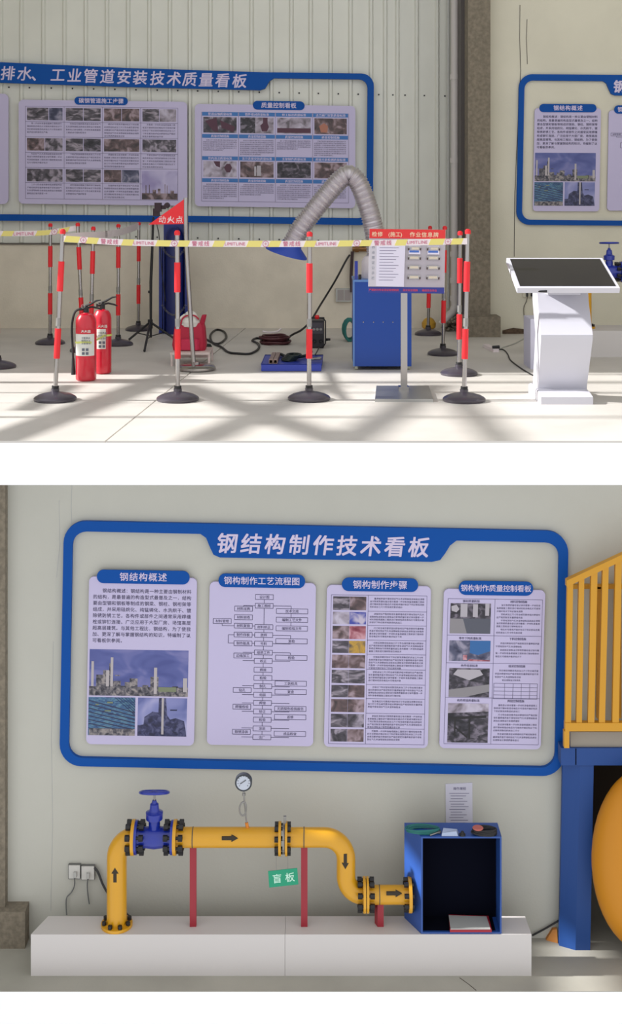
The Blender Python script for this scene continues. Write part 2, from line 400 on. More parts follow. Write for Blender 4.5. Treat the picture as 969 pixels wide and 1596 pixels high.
def steel_board(dw, tf, where, full=True, fdp=.035):
    """the steel-structure board; coordinates are those of the lower photograph, tf maps them on"""
    def comp(f): return (lambda x, y: tf(*f(x, y)))
    fm = comp(rot(489, 1005, .021, .019))
    outer = rr(96, 820, 882.5, 1202, 34, 8)
    i = [(309, 836), (318, 842), (324, 856), (330, 868), (340, 872), (670, 872), (683, 869), (691, 858), (698, 846), (708, 838)]
    inner = arc(110 + 22, 836 + 22, 22, 180, 90, 6) + i + arc(868 - 22, 838 + 22, 22, 90, 0, 6) + arc(868 - 22, 1189 - 22, 22, 0, -90, 6) + arc(110 + 22, 1189 - 22, 22, -90, -180, 6)
    q = fm(489, 1202)
    b = thing('title_frame', 'rounded blue outline frame with a steel fabrication title tab, ' + where, 'frame', P(q[0], q[1], dw))
    part('frame_border', MB().plate(outer, dw - fdp, dw - .001, [inner], mp=fm), M_BLUE, b)
    part('title_lettering', text(MB(), '钢结构制作技术看板', 500, 850, 33, dw - fdp - .002, fm, off=.035, pitch=37.3, shear=.12), M_PALE, b, smooth=False, recalc=False, kind='stuff')
    d = dw - .03
    # panel 1
    mp = comp(rot(220, 1030, .016, .018)); 
    t = panel('information_board', 'lavender overview panel with three plant photographs, ' + where, d, 136.5, 900, 304.5, 1161, mp, (148.5, 889, 293, 910), '钢结构概述', 14, tpitch=15)
    tx = MB()
    L = ['　　钢结构概述：钢结构是一种主要由钢制材料', '的结构，是最普遍的构造型式最普及之一，结构主', '要由型钢和钢板等制成的钢梁、钢柱、钢桁架等构', '组成，并采用硅烷化、纯锰磷化、水洗烘干、镀锌等', '除锈防锈工艺。各构件或部件之间通常采用焊缝、', '栓或铆钉连接。广泛应用于大型厂房、场馆高层、', '超高层建筑。与其他工程比，钢结构，为了使我们更', '加、更深了解与掌握钢结构的知识，特编制了以下', '可看板供参阅。']
    for k, s in enumerate(L):
        s = s.replace('　', '  ') if False else s
        text(tx, s[:21], 143, 921.5 + 9.7 * k, 7.0, d - .001, mp, pitch=7.3, align='l', off=.02)
    part('body_text', tx, M_INK, t, smooth=False, recalc=False, kind='stuff')
    pic(t, SKY, 139.5, 1013, 293.5, 1085, d, mp, refinery_deco())
    pic(t, TRUSS, 139, 1087.5, 212, 1147, d, mp, truss_deco())
    pic(t, picmat('photo_sky_pale', [(96, 104, 160), (130, 134, 185), (170, 168, 205)], 4), 216, 1087.5, 292.5, 1147, d, mp, stack_deco())
    # panel 2, flow chart
    mp = comp(rot(406, 1036, .016, .018))
    t = panel('information_board', 'lavender flow chart panel with linked boxes, ' + where, d, 324.5, 908, 490, 1162, mp, (338, 895, 473, 916), '钢构制作工艺流程图', 13, tpitch=13.2)
    ln = MB(); tx = MB()
    C = [930.6, 944.2, 977.4, 989.7, 1003.2, 1017, 1030.2, 1044, 1056.6, 1069.6, 1083, 1095.6, 1109, 1121.8, 1135.5, 1149]
    CT = ['设计图', '施工图纸', '材料矫正', '放样', '号料', '组装工件', '校正', '焊接', '检验', '制孔', '组装', '焊接', '矫正', '检验', '涂装', '出厂']
    Lx = [(949.2, '材料采购'), (962.6, '材料验收'), (975.8, '材料复验'), (989.7, '制作样板'), (1003.2, '制作胎具'), (1022.4, '边缘加工'), (1076, '钻孔'), (1102, '焊缝检验'), (1141, '除锈涂装')]
    Rx = [(952, '技术交底'), (965.5, '编制工艺文件'), (978.9, '编制检验文件'), (998.7, '复检'), (1024.5, '检验'), (1064.7, '工装检具'), (1077.7, '复查'), (1104, '无损探伤检验报告'), (1117, '返修'), (1143, '成品检查')]
    def bx(xa, xb, y, s):
        h = 3.8; rules(ln, [(xa, y - h, xb, y - h), (xa, y + h, xb, y + h), (xa, y - h, xa, y + h), (xb, y - h, xb, y + h)], .8, d - .001, mp)
        text(tx, s, (xa + xb) / 2, y, 5.2, d - .001, mp, pitch=5.2, off=.02)
    for y, s in zip(C, CT): bx(396, 424, y, s)
    for y, s in Lx: bx(364, 392, y, s)
    bx(331, 359, 969, '材料管理')
    for y, s in Rx: bx(429, 478, y, s)
    seg = [(410, a + 3.8, 410, b - 3.8) for a, b in zip(C[:-1], C[1:]) if b - a < 20]
    seg += [(378, 944.2, 396, 944.2), (378, 944.2, 378, 946), (424, 944.2, 452, 944.2), (452, 944.2, 452, 949), (452, 955, 452, 962), (452, 969, 452, 975), (410, 948, 410, 973),
            (392, 976, 396, 976), (345, 976, 364, 976), (345, 973, 345, 976), (424, 990, 452, 990), (452, 990, 452, 995), (424, 1003, 452, 1003), (355, 990, 364, 990), (355, 990, 355, 1003), (355, 1003, 364, 1003),
            (424, 1017, 452, 1017), (452, 1017, 452, 1020), (378, 1017, 396, 1017), (378, 1030, 396, 1030), (424, 1030, 452, 1030), (378, 1069, 396, 1069), (378, 1083, 396, 1083), (424, 1060, 452, 1060), (424, 1070, 452, 1070), (424, 1083, 452, 1083),
            (378, 1096, 396, 1096), (378, 1109, 396, 1109), (424, 1096, 452, 1096), (424, 1109, 452, 1109), (424, 1122, 452, 1122), (378, 1135, 396, 1135), (378, 1149, 396, 1149), (424, 1135, 452, 1135), (424, 1149, 452, 1149), (392, 990, 396, 990), (392, 1003, 396, 1003)]
    rules(ln, seg, .8, d - .001, mp)
    part('chart_lines', ln, M_INK, t, smooth=False, kind='stuff'); part('body_text', tx, M_INK, t, smooth=False, recalc=False, kind='stuff')
    if not full: return
    # panel 3
    mp = comp(rot(588, 1040, .014, .02))
    t = panel('information_board', 'lavender process panel with ten rows of small photographs, ' + where, d, 507, 913, 669, 1165, mp, (530, 901, 649, 922), '钢构制作步骤', 14, tpitch=14.2)
    ys = [930, 954, 976, 999, 1021, 1044.5, 1068, 1090, 1113, 1136.5, 1159]
    tx = MB(); ln = MB()
    rules(ln, [(514, 928, 663, 928), (514, 1160, 663, 1160), (514, 928, 514, 1160), (663, 928, 663, 1160), (571.5, 928, 571.5, 1160)] + [(571, y - 1, 663, y - 1) for y in ys[1:-1]], .7, d - .001, mp)
    part('ruling', ln, M_LINE, t, smooth=False, kind='stuff')
    rm = random.Random(3)
    red = picmat('photo_rust', [(120, 40, 60), (160, 92, 104), (200, 150, 160)], 14); yel = picmat('photo_yellow', [(150, 110, 40), (190, 150, 60), (90, 80, 70)], 12)
    cob = picmat('photo_cobalt', [(40, 50, 140), (60, 70, 160), (190, 180, 200)], 12)
    sp = {(0, 0): PIC[3], (0, 1): PIC[1], (1, 0): PIC[5], (1, 1): cob, (2, 0): PIC[1], (2, 1): red, (3, 0): PIC[3], (3, 1): yel}
    for r in range(10):
        for k in range(2):
            xm = 517 + 26 * k
            pic(t, sp.get((r, k), PIC[rm.randrange(0, 4)]), xm, ys[r] + .5, xm + 25.6, ys[r + 1] - 2.5, d, mp)
        n = 5 if r in (4, 8) else (3 if r == 7 else 4)
        y0 = ys[r] + 3.2; body(tx, 574, 661, [y0 + k * 4.3 for k in range(n)], 3.4, d - .001, mp)
    part('body_text', tx, M_INK, t, smooth=False, recalc=False, kind='stuff')
    # panel 4
    mp = comp(rot(767, 1043, .014, .03))
    t = panel('information_board', 'lavender inspection panel with four stacked photographs, ' + where, d, 688, 919, 846, 1167, mp, (711, 906, 827, 928), '钢构制作质量控制看板', 11.2, tpitch=11.0)
    tx = MB(); ln = MB()
    rules(ln, [(695, 934, 842, 934), (695, 991, 842, 991), (695, 1034, 842, 1034), (695, 1088, 842, 1088), (695, 1160, 842, 1160), (695, 934, 695, 1160), (842, 934, 842, 1160), (768, 934, 768, 1160)] +
          [(770, 1065 + 6 * k, 838, 1065 + 6 * k) for k in range(5)] + [(x, 1065, x, 1089) for x in (770, 787, 800, 813, 826, 838)], .7, d - .001, mp)
    part('ruling', ln, M_LINE, t, smooth=False, kind='stuff')
    A = pic(t, PIC[2], 699, 941, 762, 988, d, mp, [([R4(.25, .02, .42, .45), R4(.56, .02, .68, .45), R4(.86, 0, .96, .4), [(.02, .1), (.15, .05), (.22, .2), (.15, .3), (.03, .25)]], mat('photo_pale', (176, 170, 178), .5)),
                                                ([R4(0, .5, 1, 1)], mat('photo_slate', (84, 86, 98), .5)), ([[(0, .5), (.32, .52), (.42, 1), (0, 1)]], mat('photo_mid', (138, 134, 138), .5))])
    pic(t, PIC[4], 699, 999, 763, 1031, d, mp, [([[(.5, 0), (1, 0), (1, .5), (.7, .7), (.5, .6)]], mat('photo_azure', (44, 100, 160), .5)), ([[(.5, .9), (1, .95), (1, 1), (.45, 1)], [(.34, .7), (.44, .7), (.44, .95), (.34, .95)]], red)])
    pic(t, PIC[2], 700, 1042, 763, 1087, d, mp, [([[(.1, .22), (.2, .05), (.75, .05), (.84, .22), (.5, .42)]], mat('photo_pale', (176, 170, 178), .5)), ([[(0, .75), (1, .55), (1, .8), (.4, 1), (0, 1)]], mat('photo_mid', (138, 134, 138), .5))])
    pic(t, PIC[2], 700, 1097, 763, 1158, d, mp, [([[(0, 0), (1, 0), (1, .2), (0, .25)]], PIC[5]), ([[(.05, .35), (.95, .3), (.95, .36), (.1, .42)], R4(.52, .4, .56, .9), [(.2, .6), (.5, .85), (.5, .9), (.2, .65)], R4(.16, .4, .2, .85)], mat('photo_black', (30, 27, 30), .5))])
    for y, s in ((937.5, '钢材质量检验'), (995.5, '零件下料质量标准'), (1038, '构件组装标准'), (1092.3, '构件焊接质量标准')): text(tx, s, 731, y, 4.4, d - .001, mp, pitch=4.4, off=.03)
    for y, s in ((937.5, '材料控制措施'), (995.5, '下料控制措施'), (1038, '组装控制措施'), (1092.3, '焊接控制措施')): text(tx, s, 805, y, 4.4, d - .001, mp, pitch=4.4, off=.03)
    body(tx, 771, 839, [943, 947.8, 952.6], 3.4, d - .001, mp); body(tx, 771, 839, [957.5, 962.2], 3.4, d - .001, mp); body(tx, 771, 839, [967, 971.5, 976], 3.4, d - .001, mp); body(tx, 771, 839, [981, 986], 3.4, d - .001, mp)
    body(tx, 771, 839, [1002.5, 1007.5], 3.4, d - .001, mp); body(tx, 771, 839, [1013, 1018, 1023], 3.4, d - .001, mp)
    body(tx, 771, 839, [1045, 1050, 1055], 3.4, d - .001, mp); body(tx, 776, 836, [1060], 3.2, d - .001, mp)
    for y0 in (1099, 1114, 1129, 1144): body(tx, 771, 839, [y0, y0 + 4.7, y0 + 9.4], 3.4, d - .001, mp)
    part('body_text', tx, M_INK, t, smooth=False, recalc=False, kind='stuff')

# upper right hall: the same board, farther off
steel_board(DR, lambda x, y: (811 + (x - 103) * .615, 115.5 + (y - 812) * .615 - .012 * .615 * (x - 103)), 'behind the kiosk', full=False, fdp=.035)

# pipe-installation board on the corrugated wall
DB = DW - .055
fm = lambda x, y: (x, y)
outer = [(-120, 93), (4, 97), (200, 106), (410, 112.5)] + arc(563, 134, 19.5, 90, 0, 6) + arc(562, 332, 19, 0, -90, 6) + [(300, 346.5), (4, 344), (-120, 343)]
inner = [(-110, 124), (4, 129), (200, 135.5), (405, 140.5), (413, 138), (420, 126), (427, 122)] + arc(559, 137, 13.5, 90, 0, 6) + arc(558, 327, 13, 0, -90, 6) + [(300, 336.5), (4, 334), (-110, 333)]
b = thing('title_frame', 'wide blue outline frame with pipe-installation title band on corrugated wall', 'frame', P(280, 348, DB))
part('frame_border', MB().plate(outer, DB - .03, DB + .02, [inner]), M_BLUE, b)
tx = MB()
for ch, x in zip('给排水、工业管道安装技术质量看板', [-14, 12, 38, 60, 90, 116, 141, 167, 193, 218, 245, 271, 295.5, 321, 346.5, 373]):
    text(tx, ch, x, 114.3 + (x - 12) * .0335, 23, DB - .032, None, shear=.12, off=.03)
part('title_lettering', tx, M_PALE, b, smooth=False, recalc=False, kind='stuff')
d = DB - .02
mp = rot(160, 236, .013, .0)
t = panel('information_board', 'lavender pipe-work step panel with a grid of eleven photograph cells', d, 29, 157, 291.5, 319, mp, (116, 151, 199, 163.5), '碳钢管道施工步骤', 8.6, 7, .03, 8.8)
ln = MB(); tx = MB()
xs = [39.5, 100, 159.5, 219.5, 277]; ysr = [167, 214.5, 262.5, 311]
rules(ln, [(x, 167, x, 311) for x in xs] + [(39.5, y, 277, y) for y in ysr + [191, 239, 286]], .6, d - .001, mp)
part('ruling', ln, M_LINE, t, smooth=False, kind='stuff')
rm = random.Random(11)
for r in range(3):
    for c_ in range(4):
        xa, xb = xs[c_] + 2.5, xs[c_ + 1] - 2.5; ya = ysr[r] + 2
        if r == 2 and c_ == 3:
            pic(t, picmat('photo_haze', [(150, 140, 185), (176, 168, 205), (190, 182, 214)], 5), xa - 1, ya + 1, xb + 2, ysr[3] - 1, d, mp,
                [([R4(0, .78, 1, 1), R4(.1, .5, .13, 1), R4(.2, .48, .22, 1), R4(.3, .66, .4, 1), R4(.64, .46, .66, 1), R4(.7, .5, .72, 1), R4(.45, .62, .52, 1), R4(.8, .68, .9, 1)], PIC[1])])
            continue
        two = (r, c_) not in ((1, 2), (1, 3), (2, 0))
        sp = (xa + xb) / 2 + (6 if (r, c_) == (0, 0) else 0)
        if two:
            pic(t, PIC[rm.randrange(4)], xa, ya, sp - .5, ya + 19.5, d, mp); pic(t, PIC[rm.randrange(6)], sp + .5, ya, xb, ya + 19.5, d, mp)
        else: pic(t, PIC[rm.randrange(4)], xa, ya, xb, ya + 19.5, d, mp)
        n = 5 if c_ > 1 else 4
        body(tx, xa, xb, [ya + 24.5 + 4.6 * k for k in range(n)], 3.2, d - .001, mp)
part('body_text', tx, M_INK, t, smooth=False, recalc=False, kind='stuff')
mp = rot(428, 243, .013, .0)
t = panel('information_board', 'lavender quality-control panel with blue strip headings behind the foil duct', d, 303.5, 163.5, 553.5, 323, mp, (394, 157.5, 474.5, 171), '质量控制看板', 9, 7, .03, 9.2)
ln = MB(); tx = MB(); st = MB(); hx = MB()
xs = [314, 371.5, 429, 487, 543]
rules(ln, [(x, 176, x, 315) for x in xs] + [(314, 176, 543, 176), (314, 315, 543, 315)], .6, d - .001, mp)
part('ruling', ln, M_LINE, t, smooth=False, kind='stuff')
H = [['管道运输质量标准', '管件组对质量标准', '焊工标识质量标准', '法兰阀门安装质量标准'], ['质量控制措施'] * 4, ['管内清洁质量标准', '法兰连接安装质量标准', '支架制作质量标准', '焊接无损检测质量标准'], ['质量控制措施'] * 4]
hy = [178.5, 213, 247.5, 282]
cob = MATS['photo_cobalt'] if 'photo_cobalt' in MATS else picmat('photo_cobalt', [(40, 50, 140), (60, 70, 160), (190, 180, 200)], 12)
for c_ in range(4):
    xa, xb = xs[c_] + .8, xs[c_ + 1] - .8
    for k in range(4):
        st.plate(rect(xa, hy[k] - 2.8, xb, hy[k] + 3.2), d - .0015, d + .0005, mp=mp)
        text(hx, H[k][c_], (xa + xb) / 2, hy[k] + .3, 4.6, d - .0025, mp, pitch=4.7, off=.03)
    pic(t, [PIC[0], PIC[2], PIC[5], PIC[1]][c_], xa + 2, 183.5, xb - 2, 208, d, mp, [[([[(.05, .25), (.4, .05), (.45, .95), (.3, .9)], [(.5, .2), (.95, .6), (.9, .95), (.55, .7)]], mat('photo_maroon', (78, 40, 60), .5))],
        [([R4(.45, 0, 1, .98)], PIC[5]), ([[(.6, .5), (.68, .35), (.68, 0), (.82, 0), (.82, .35), (.86, .6), (.8, .88), (.65, .88)]], mat('photo_maroon', (78, 40, 60), .5))],
        [([R4(0, .65, 1, .95)], mat('photo_maroon', (78, 40, 60), .5))], [([[(.15, .5), (.3, .3), (.42, .5), (.4, .9), (.2, .9)]], mat('photo_tan', (170, 110, 90), .5))]][c_])
    pic(t, [PIC[5], PIC[1], PIC[2], PIC[1]][c_], xa + 2, 252.5, xb - 2, 277, d, mp, [[([[(.62, .4), (.7, .15), (.8, .15), (.86, .4), (.8, .7), (.7, .7)], [(.3, 0), (.5, 0), (.5, .4), (.38, .3)]], mat('photo_maroon', (78, 40, 60), .5))],
        [([R4(.42, .3, .48, .9), R4(.5, .25, .62, .9)], mat('photo_pale', (176, 170, 178), .5))], None, None][c_])
    n1 = [6, 8, 5, 8][c_]
    body(tx, xa + 1.5, xb - 1, [219.5 + 3.1 * k for k in range(n1)], 2.5, d - .001, mp)
    body(tx, xa + 1.5, xb - 1, [288.5 + 3.1 * k for k in range(8 if c_ != 1 else 6)], 2.5, d - .001, mp)
o = part('heading_strips', st, mat('strip_blue', (50, 110, 178), .45), t, smooth=False, kind='stuff')
part('lettering', hx, M_PALE, o, smooth=False, recalc=False, kind='stuff')
part('body_text', tx, M_INK, t, smooth=False, recalc=False, kind='stuff')
t = thing('information_board', 'edge of a lavender panel cut off at the left of the corrugated wall', 'board', P(-60, 318, d + .02))
part('sheet', MB().plate(rr(-220, 146, 13, 318, 8), d, d + .02), M_PANEL, t)

# ------------------------------------------------------------------ stanchions and tape
def stanchion(bx, by, tx_, ty, label, r=.15, group='red and white barrier stanchions', vis=True):
    d = DF(by); b = P(bx, by, d); tp = P(tx_, ty, d)
    t = thing('barrier_stanchion', label, 'stanchion', (b.x, d, 0), group)
    part('base', MB().lathe((b.x, d, 0), [(r, 0), (r * 1.03, .008), (r * 1.03, .018), (r * .97, .028), (r * .8, .042), (r * .5, .055), (r * .25, .062), (.03, .066), (.03, .085)], 36), M_BASE, t)
    s = Vector((b.x, d, .07)); v = tp - s
    part('pole', MB().tube([s, tp - v.normalized() * .02], .0165, 14), M_STEEL, t)
    for a, e in ((.20, .385), (.615, .80)):
        part('red_sleeve', MB().tube([tp.lerp(s, a), tp.lerp(s, e)], .0225, 14), M_RED, t)
    part('cap', MB().tube([tp - v.normalized() * .035, tp - v.normalized() * .012, tp], [.021, .022, .012], 12), M_RED, t)
    part('collar', MB().tube([tp.lerp(s, .55), tp.lerp(s, .60)], .019, 12), M_STEELD, t)
    part('collar', MB().tube([s, s.lerp(tp, .03)], .026, 12), M_BLACK, t)
    return t
stanchion(86, 624, 98, 357, 'leaning red and white stanchion in the front row, leftmost, left of the fire extinguishers')
stanchion(277, 624, 276, 359, 'red and white stanchion in the front row before the red tool bag')
stanchion(481.5, 623, 482.5, 361, 'red and white stanchion in the front row before the blue welding tray')
stanchion(723, 625, 729, 357, 'red and white stanchion at the front right corner, nearest to the kiosk')
stanchion(715, 584, 717, 360, 'red and white stanchion just behind the front right corner one')
stanchion(690, 553, 693, 352, 'red and white stanchion right of the info stand, third from the wall corner', .14)
stanchion(667, 522, 670, 352, 'rearmost stanchion at right, beside the downpipe rubble', .14)
stanchion(78, 536, 78.5, 348, 'rear stanchion at the far left, near the wall', .145)
stanchion(129, 548, 121, 347, 'rear leaning stanchion just left above the fire extinguishers', .12)
stanchion(141, 556, 145.5, 353, 'rear stanchion whose foot hides behind the fire extinguishers', .12)
stanchion(184, 538, 184.5, 349, 'rear stanchion right of the extinguishers, left of the tripod', .145)
stanchion(215.5, 515, 216.5, 346, 'rearmost stanchion directly left of the black tripod', .14)
stanchion(-3, 573, -8, 355, 'stanchion cut off by the left edge, only its black foot showing')

def tape_strip(name, label, pts, wpx, text_on=True, period=142.0, x_yel=199.0, step=3):
    """pts: (px, py, d)"""
    pts = [Vector(p) for p in pts]
    t = thing(name, label, 'tape', P(pts[0].x, pts[0].y, pts[0].z), None)
    path = smoothpath(pts, 8)
    def at(x):
        for a, b in zip(path[:-1], path[1:]):
            if min(a.x, b.x) <= x <= max(a.x, b.x) and a.x != b.x:
                k = (x - a.x) / (b.x - a.x); return a.lerp(b, k)
        return path[-1] if abs(x - path[-1].x) < abs(x - path[0].x) else path[0]
    h = wpx / 2
    mb = MB(); n = len(path); F_ = []
    V = []
    for q in path:
        for dy in (0, .0015):
            for s in (-h, h):
                p = P(q.x, q.y + s, q.z); V.append((p.x, p.y + dy, p.z))
    for i in range(n - 1):
        a = 4 * i; c_ = a + 4
        F_ += [(a, c_, c_ + 1, a + 1), (a + 2, a + 3, c_ + 3, c_ + 2), (a, a + 2, c_ + 2, c_), (a + 1, c_ + 1, c_ + 3, a + 3)]
    F_ += [(0, 1, 3, 2), (4 * n - 4, 4 * n - 2, 4 * n - 1, 4 * n - 3)]
    mb.add(V, F_); part('strip', mb, M_TAPE, t)
    if not text_on: return t
    x0, x1 = path[0].x, path[-1].x; tx = MB()
    k0 = int((x0 - x_yel) // period) - 1
    for k in range(k0, k0 + 9):
        o = x_yel + k * period
        for off, wy in ((0, 17), (55.5, 22), (87, 17)):
            a, b2 = o + off - wy / 2, o + off + wy / 2
            if a < x0 + 1 or b2 > x1 - 1: continue
            yb_ = MB(); rings = []
            for i in range(5):
                q = at(a + (b2 - a) * i / 4)
                tl = P(q.x + 2, q.y - h, q.z); bl = P(q.x - 2, q.y + h, q.z)
                rings.append([(bl.x, bl.y - .0018, bl.z), (tl.x, tl.y - .0018, tl.z), (tl.x, tl.y - .0006, tl.z), (bl.x, bl.y - .0006, bl.z)])
            yb_.loft(rings); part('yellow_band', yb_, M_TAPEY, t, smooth=False)
        for off, s, sz in ((-28.5, '警戒线', 8.5), (25, 'LIMITLINE', 7.0), (71.5, '⊕', 7)):
            cx = o + off
            if cx < x0 + 16 or cx > x1 - 16: continue
            q = at(cx); q2 = at(cx + 10); sl = (q2.y - q.y) / 10
            text(tx, s, cx, q.y, sz, q.z - .003, lambda x, y: (x, y + sl * (x - cx)), off=.015, pitch=(9.5 if sz > 8 else None))
    part('lettering', tx, M_PINK, t, smooth=False, recalc=False, kind='stuff')
    return t
dA, dB, dC, dD = DF(624), DF(624), DF(623), DF(625)
zT = dD - .03
tape_strip('barrier_tape', 'white and yellow warning tape along the front stanchions, passing before the info stand', [(99, 372, zT), (150, 375.5, zT), (200, 378, zT), (276, 379.5, zT), (380, 380, zT), (482, 380, zT), (570, 379, zT), (650, 377.5, zT), (728, 376, zT)], 9.6)
tape_strip('barrier_tape', 'short whitish tape from the front left stanchion back to the rear row', [(99, 370, dA + .03), (130, 367.5, 10.4), (160, 366, 11.4), (190, 361, 12.6), (216, 352, 14.2)], 11, False)
tape_strip('barrier_tape', 'pale warning tape between the rear stanchions at the left edge', [(-10, 364, 12.3), (40, 364, 12.3), (78, 362, 12.3), (121, 355, 12.3)], 8, True, x_yel=12)
tape_strip('barrier_tape', 'short end of tape at the right corner running to the second stanchion', [(728, 377, dD + .02), (722, 377, 9.8), (716, 376, 10.6)], 8, False)

# ------------------------------------------------------------------ fire extinguishers
def extinguisher(cx, by, ty, rpx, label, lx0, lx1, ly0, ly1, hose):
    d = DF(by); c = P(cx, by, d); r = rpx * d / F; z1 = P(cx, ty, d).z
    t = thing('fire_extinguisher', label, 'extinguisher', (c.x, d, 0), 'red fire extinguishers on the floor')
    part('body', MB().lathe((c.x, d, 0), [(r * .8, 0), (r * .98, .012), (r, .03), (r, z1 - .07), (r * .93, z1 - .04), (r * .7, z1 - .012), (r * .3, z1), (r * .22, z1 + .01)], 36), mat('extinguisher_red', (198, 12, 42), .3, coat=.5), t)
    part('seam', MB().lathe((c.x, d, 0), [(r * 1.01, .072), (r * 1.01, .078)], 36), mat('extinguisher_red', (198, 12, 42), .3, coat=.5), t)
    # label curved round the body
    def curved(x0, x1, y0, y1, rr_, th=.0015):
        m_ = MB(); rings = []
        for i in range(11):
            x = x0 + (x1 - x0) * i / 10; a = math.asin(max(-.99, min(.99, (x - cx) / rpx)))
            za, zb = P(x, y1, d - r).z, P(x, y0, d - r).z
            o_, i_ = rr_ + th, rr_ - .001
            rings.append([(c.x + o_ * math.sin(a), d - o_ * math.cos(a), za), (c.x + o_ * math.sin(a), d - o_ * math.cos(a), zb), (c.x + i_ * math.sin(a), d - i_ * math.cos(a), zb), (c.x + i_ * math.sin(a), d - i_ * math.cos(a), za)])
        return m_.loft(rings)
    lb = part('label', curved(lx0, lx1, ly0 + 9, ly1 - 4, r), mat('label_white', (214, 214, 208), .5), t)
    part('label_header', curved(lx0, lx1, ly0, ly0 + 8.4, r, .001), mat('label_red', (200, 30, 50), .5), t)
    part('label_footer', curved(lx0, lx1, ly1 - 3.6, ly1, r, .001), mat('label_red', (200, 30, 50), .5), t)
    xm = (lx0 + lx1) / 2; q = MB()
    text(q, '灭火器', xm, ly0 + 4.5, 5, d - r - .006, off=.02)
    part('lettering', q, mat('label_white', (214, 214, 208), .5), t, smooth=False, recalc=False, kind='stuff')
    q = MB(); 
    for k, s in enumerate(('干粉灭火', '使用方法', '注意事项')): text(q, s, xm, ly0 + 15 + 4.2 * k, 3.6, d - r - .006, off=.02)
    for i in (0, 1):
        for j in (0, 1): q.plate(rect(xm - 6 + 6 * i, ly1 - 16 + 6 * j, xm - 2 + 6 * i, ly1 - 12 + 6 * j), d - r - .006, d - r - .004)
    part('print', q, mat('label_ink', (90, 96, 110), .5), t, smooth=False, recalc=False, kind='stuff')
    zt = z1 + .005
    hd = part('valve_head', MB().lathe((c.x, d, zt), [(.022, 0), (.022, .03), (.014, .034), (.014, .05)], 14).tube([(c.x - .05, d - .01, zt + .028), (c.x + .02, d, zt + .034)], .013, 8), M_BLACK, t)
    part('lever', MB().tube([(c.x - .03, d, zt + .042), (c.x + .03, d, zt + .065), (c.x + .085, d - .005, zt + .095), (c.x + .12, d - .005, zt + .10)], [.008, .011, .008, .005], 6), M_BLACK, t)
    part('lever', MB().tube([(c.x - .01, d, zt + .035), (c.x + .05, d, zt + .045), (c.x + .10, d - .005, zt + .035), (c.x + .128, d - .005, zt + .022)], [.01, .009, .008, .005], 6), M_BLACK, t)
    part('safety_pin', MB().tube([Vector((c.x - .02 + .014 * math.cos(a), d - .02, zt + .05 + .014 * math.sin(a))) for a in [k * .7 for k in range(9)]], .003, 5, closed=True), M_STEEL, t)
    if hose:
        part('hose', MB().tube(smoothpath([(c.x - .045, d, zt + .028), (c.x - .09, d, zt), (c.x - r - .03, d, z1 - .10), (c.x - r - .022, d - .02, .28), (c.x - r - .018, d - .02, .17)], 8), .009, 8), M_BLACK, t)
        part('nozzle', MB().tube([(c.x - r - .018, d - .02, .18), (c.x - r - .016, d - .02, .08), (c.x - r - .016, d - .02, .05)], [.011, .016, .018], 10), M_BLACK, t)
    return d, c, r
e2 = extinguisher(159.5, 582, 482, 14, 'red fire extinguisher behind the other one, with the higher black levers', 153, 166.5, 504, 548, False)
e1 = extinguisher(134, 593, 488, 16, 'front red fire extinguisher with the wide label and black side hose', 119.5, 148, 512, 559, True)
# plastic band round both
d, c, r = e1; r1 = r + .004; z = P(0, 534, d - r).z; pts = []
d2, c2, r2 = e2; r2 += .004
for k in range(12): a = math.pi * (1.75 - k / 11 * 1.05); pts.append((c.x + r1 * math.cos(a - math.pi * .2) , d + r1 * math.sin(a - math.pi * .2), z))
pts = [(c.x + r1 * math.cos(a), d + r1 * math.sin(a), z + .004 * math.sin(3 * a)) for a in [math.radians(100 + 19 * k) for k in range(12)]]
pts += [(c2.x + r2 * math.cos(a), d2 + r2 * math.sin(a), z + .01) for a in [math.radians(-70 + 22 * k) for k in range(9)]]
bb = MB(); rings = []
m = len(pts)
for i, p in enumerate(pts):
    rings.append([(p[0], p[1], p[2] - .008), (p[0], p[1], p[2] + .008), (p[0] * .999, p[1] + .0015, p[2] + .008), (p[0] * .999, p[1] + .0015, p[2] - .008)])
bb.loft(rings, closed=True)
part('binding_strap', bb, mat('strap_yellow', (210, 214, 120), .5), bpy.data.objects['fire_extinguisher.001'], label='pale yellow strap tied round both cylinders')

# ------------------------------------------------------------------ flag, tripod, rack
d = DF(577); c = P(306, 577, d)
t = thing('flag_stand', 'stainless stand with a red triangular flag above the red tool bag', 'flag stand', (c.x, d, 0))
part('base', MB().lathe((c.x, d, 0), [(.15, 0), (.165, .012), (.165, .03), (.15, .045), (.12, .052), (.03, .056), (.03, .07)], 40), M_STEEL, t)
part('pole', MB().tube(smoothpath([P(302, 572, d), P(299, 530, d), P(296, 480, d), P(293, 430, d), P(290.5, 380, d), P(289.5, 345, d), P(289.5, 308, d)], 6), [.019] * 37, 14), M_STEEL, t)
fg = part('flag', MB().plate([(231.5, 350), (287.5, 310), (287.5, 349)], d - .01, d - .006), M_RED, t)
part('lettering', text(MB(), '动火点', 266, 342.3, 12, d - .012, off=.012, pitch=13.2), mat('flag_white', (236, 205, 205), .5), fg, smooth=False, recalc=False, kind='stuff')

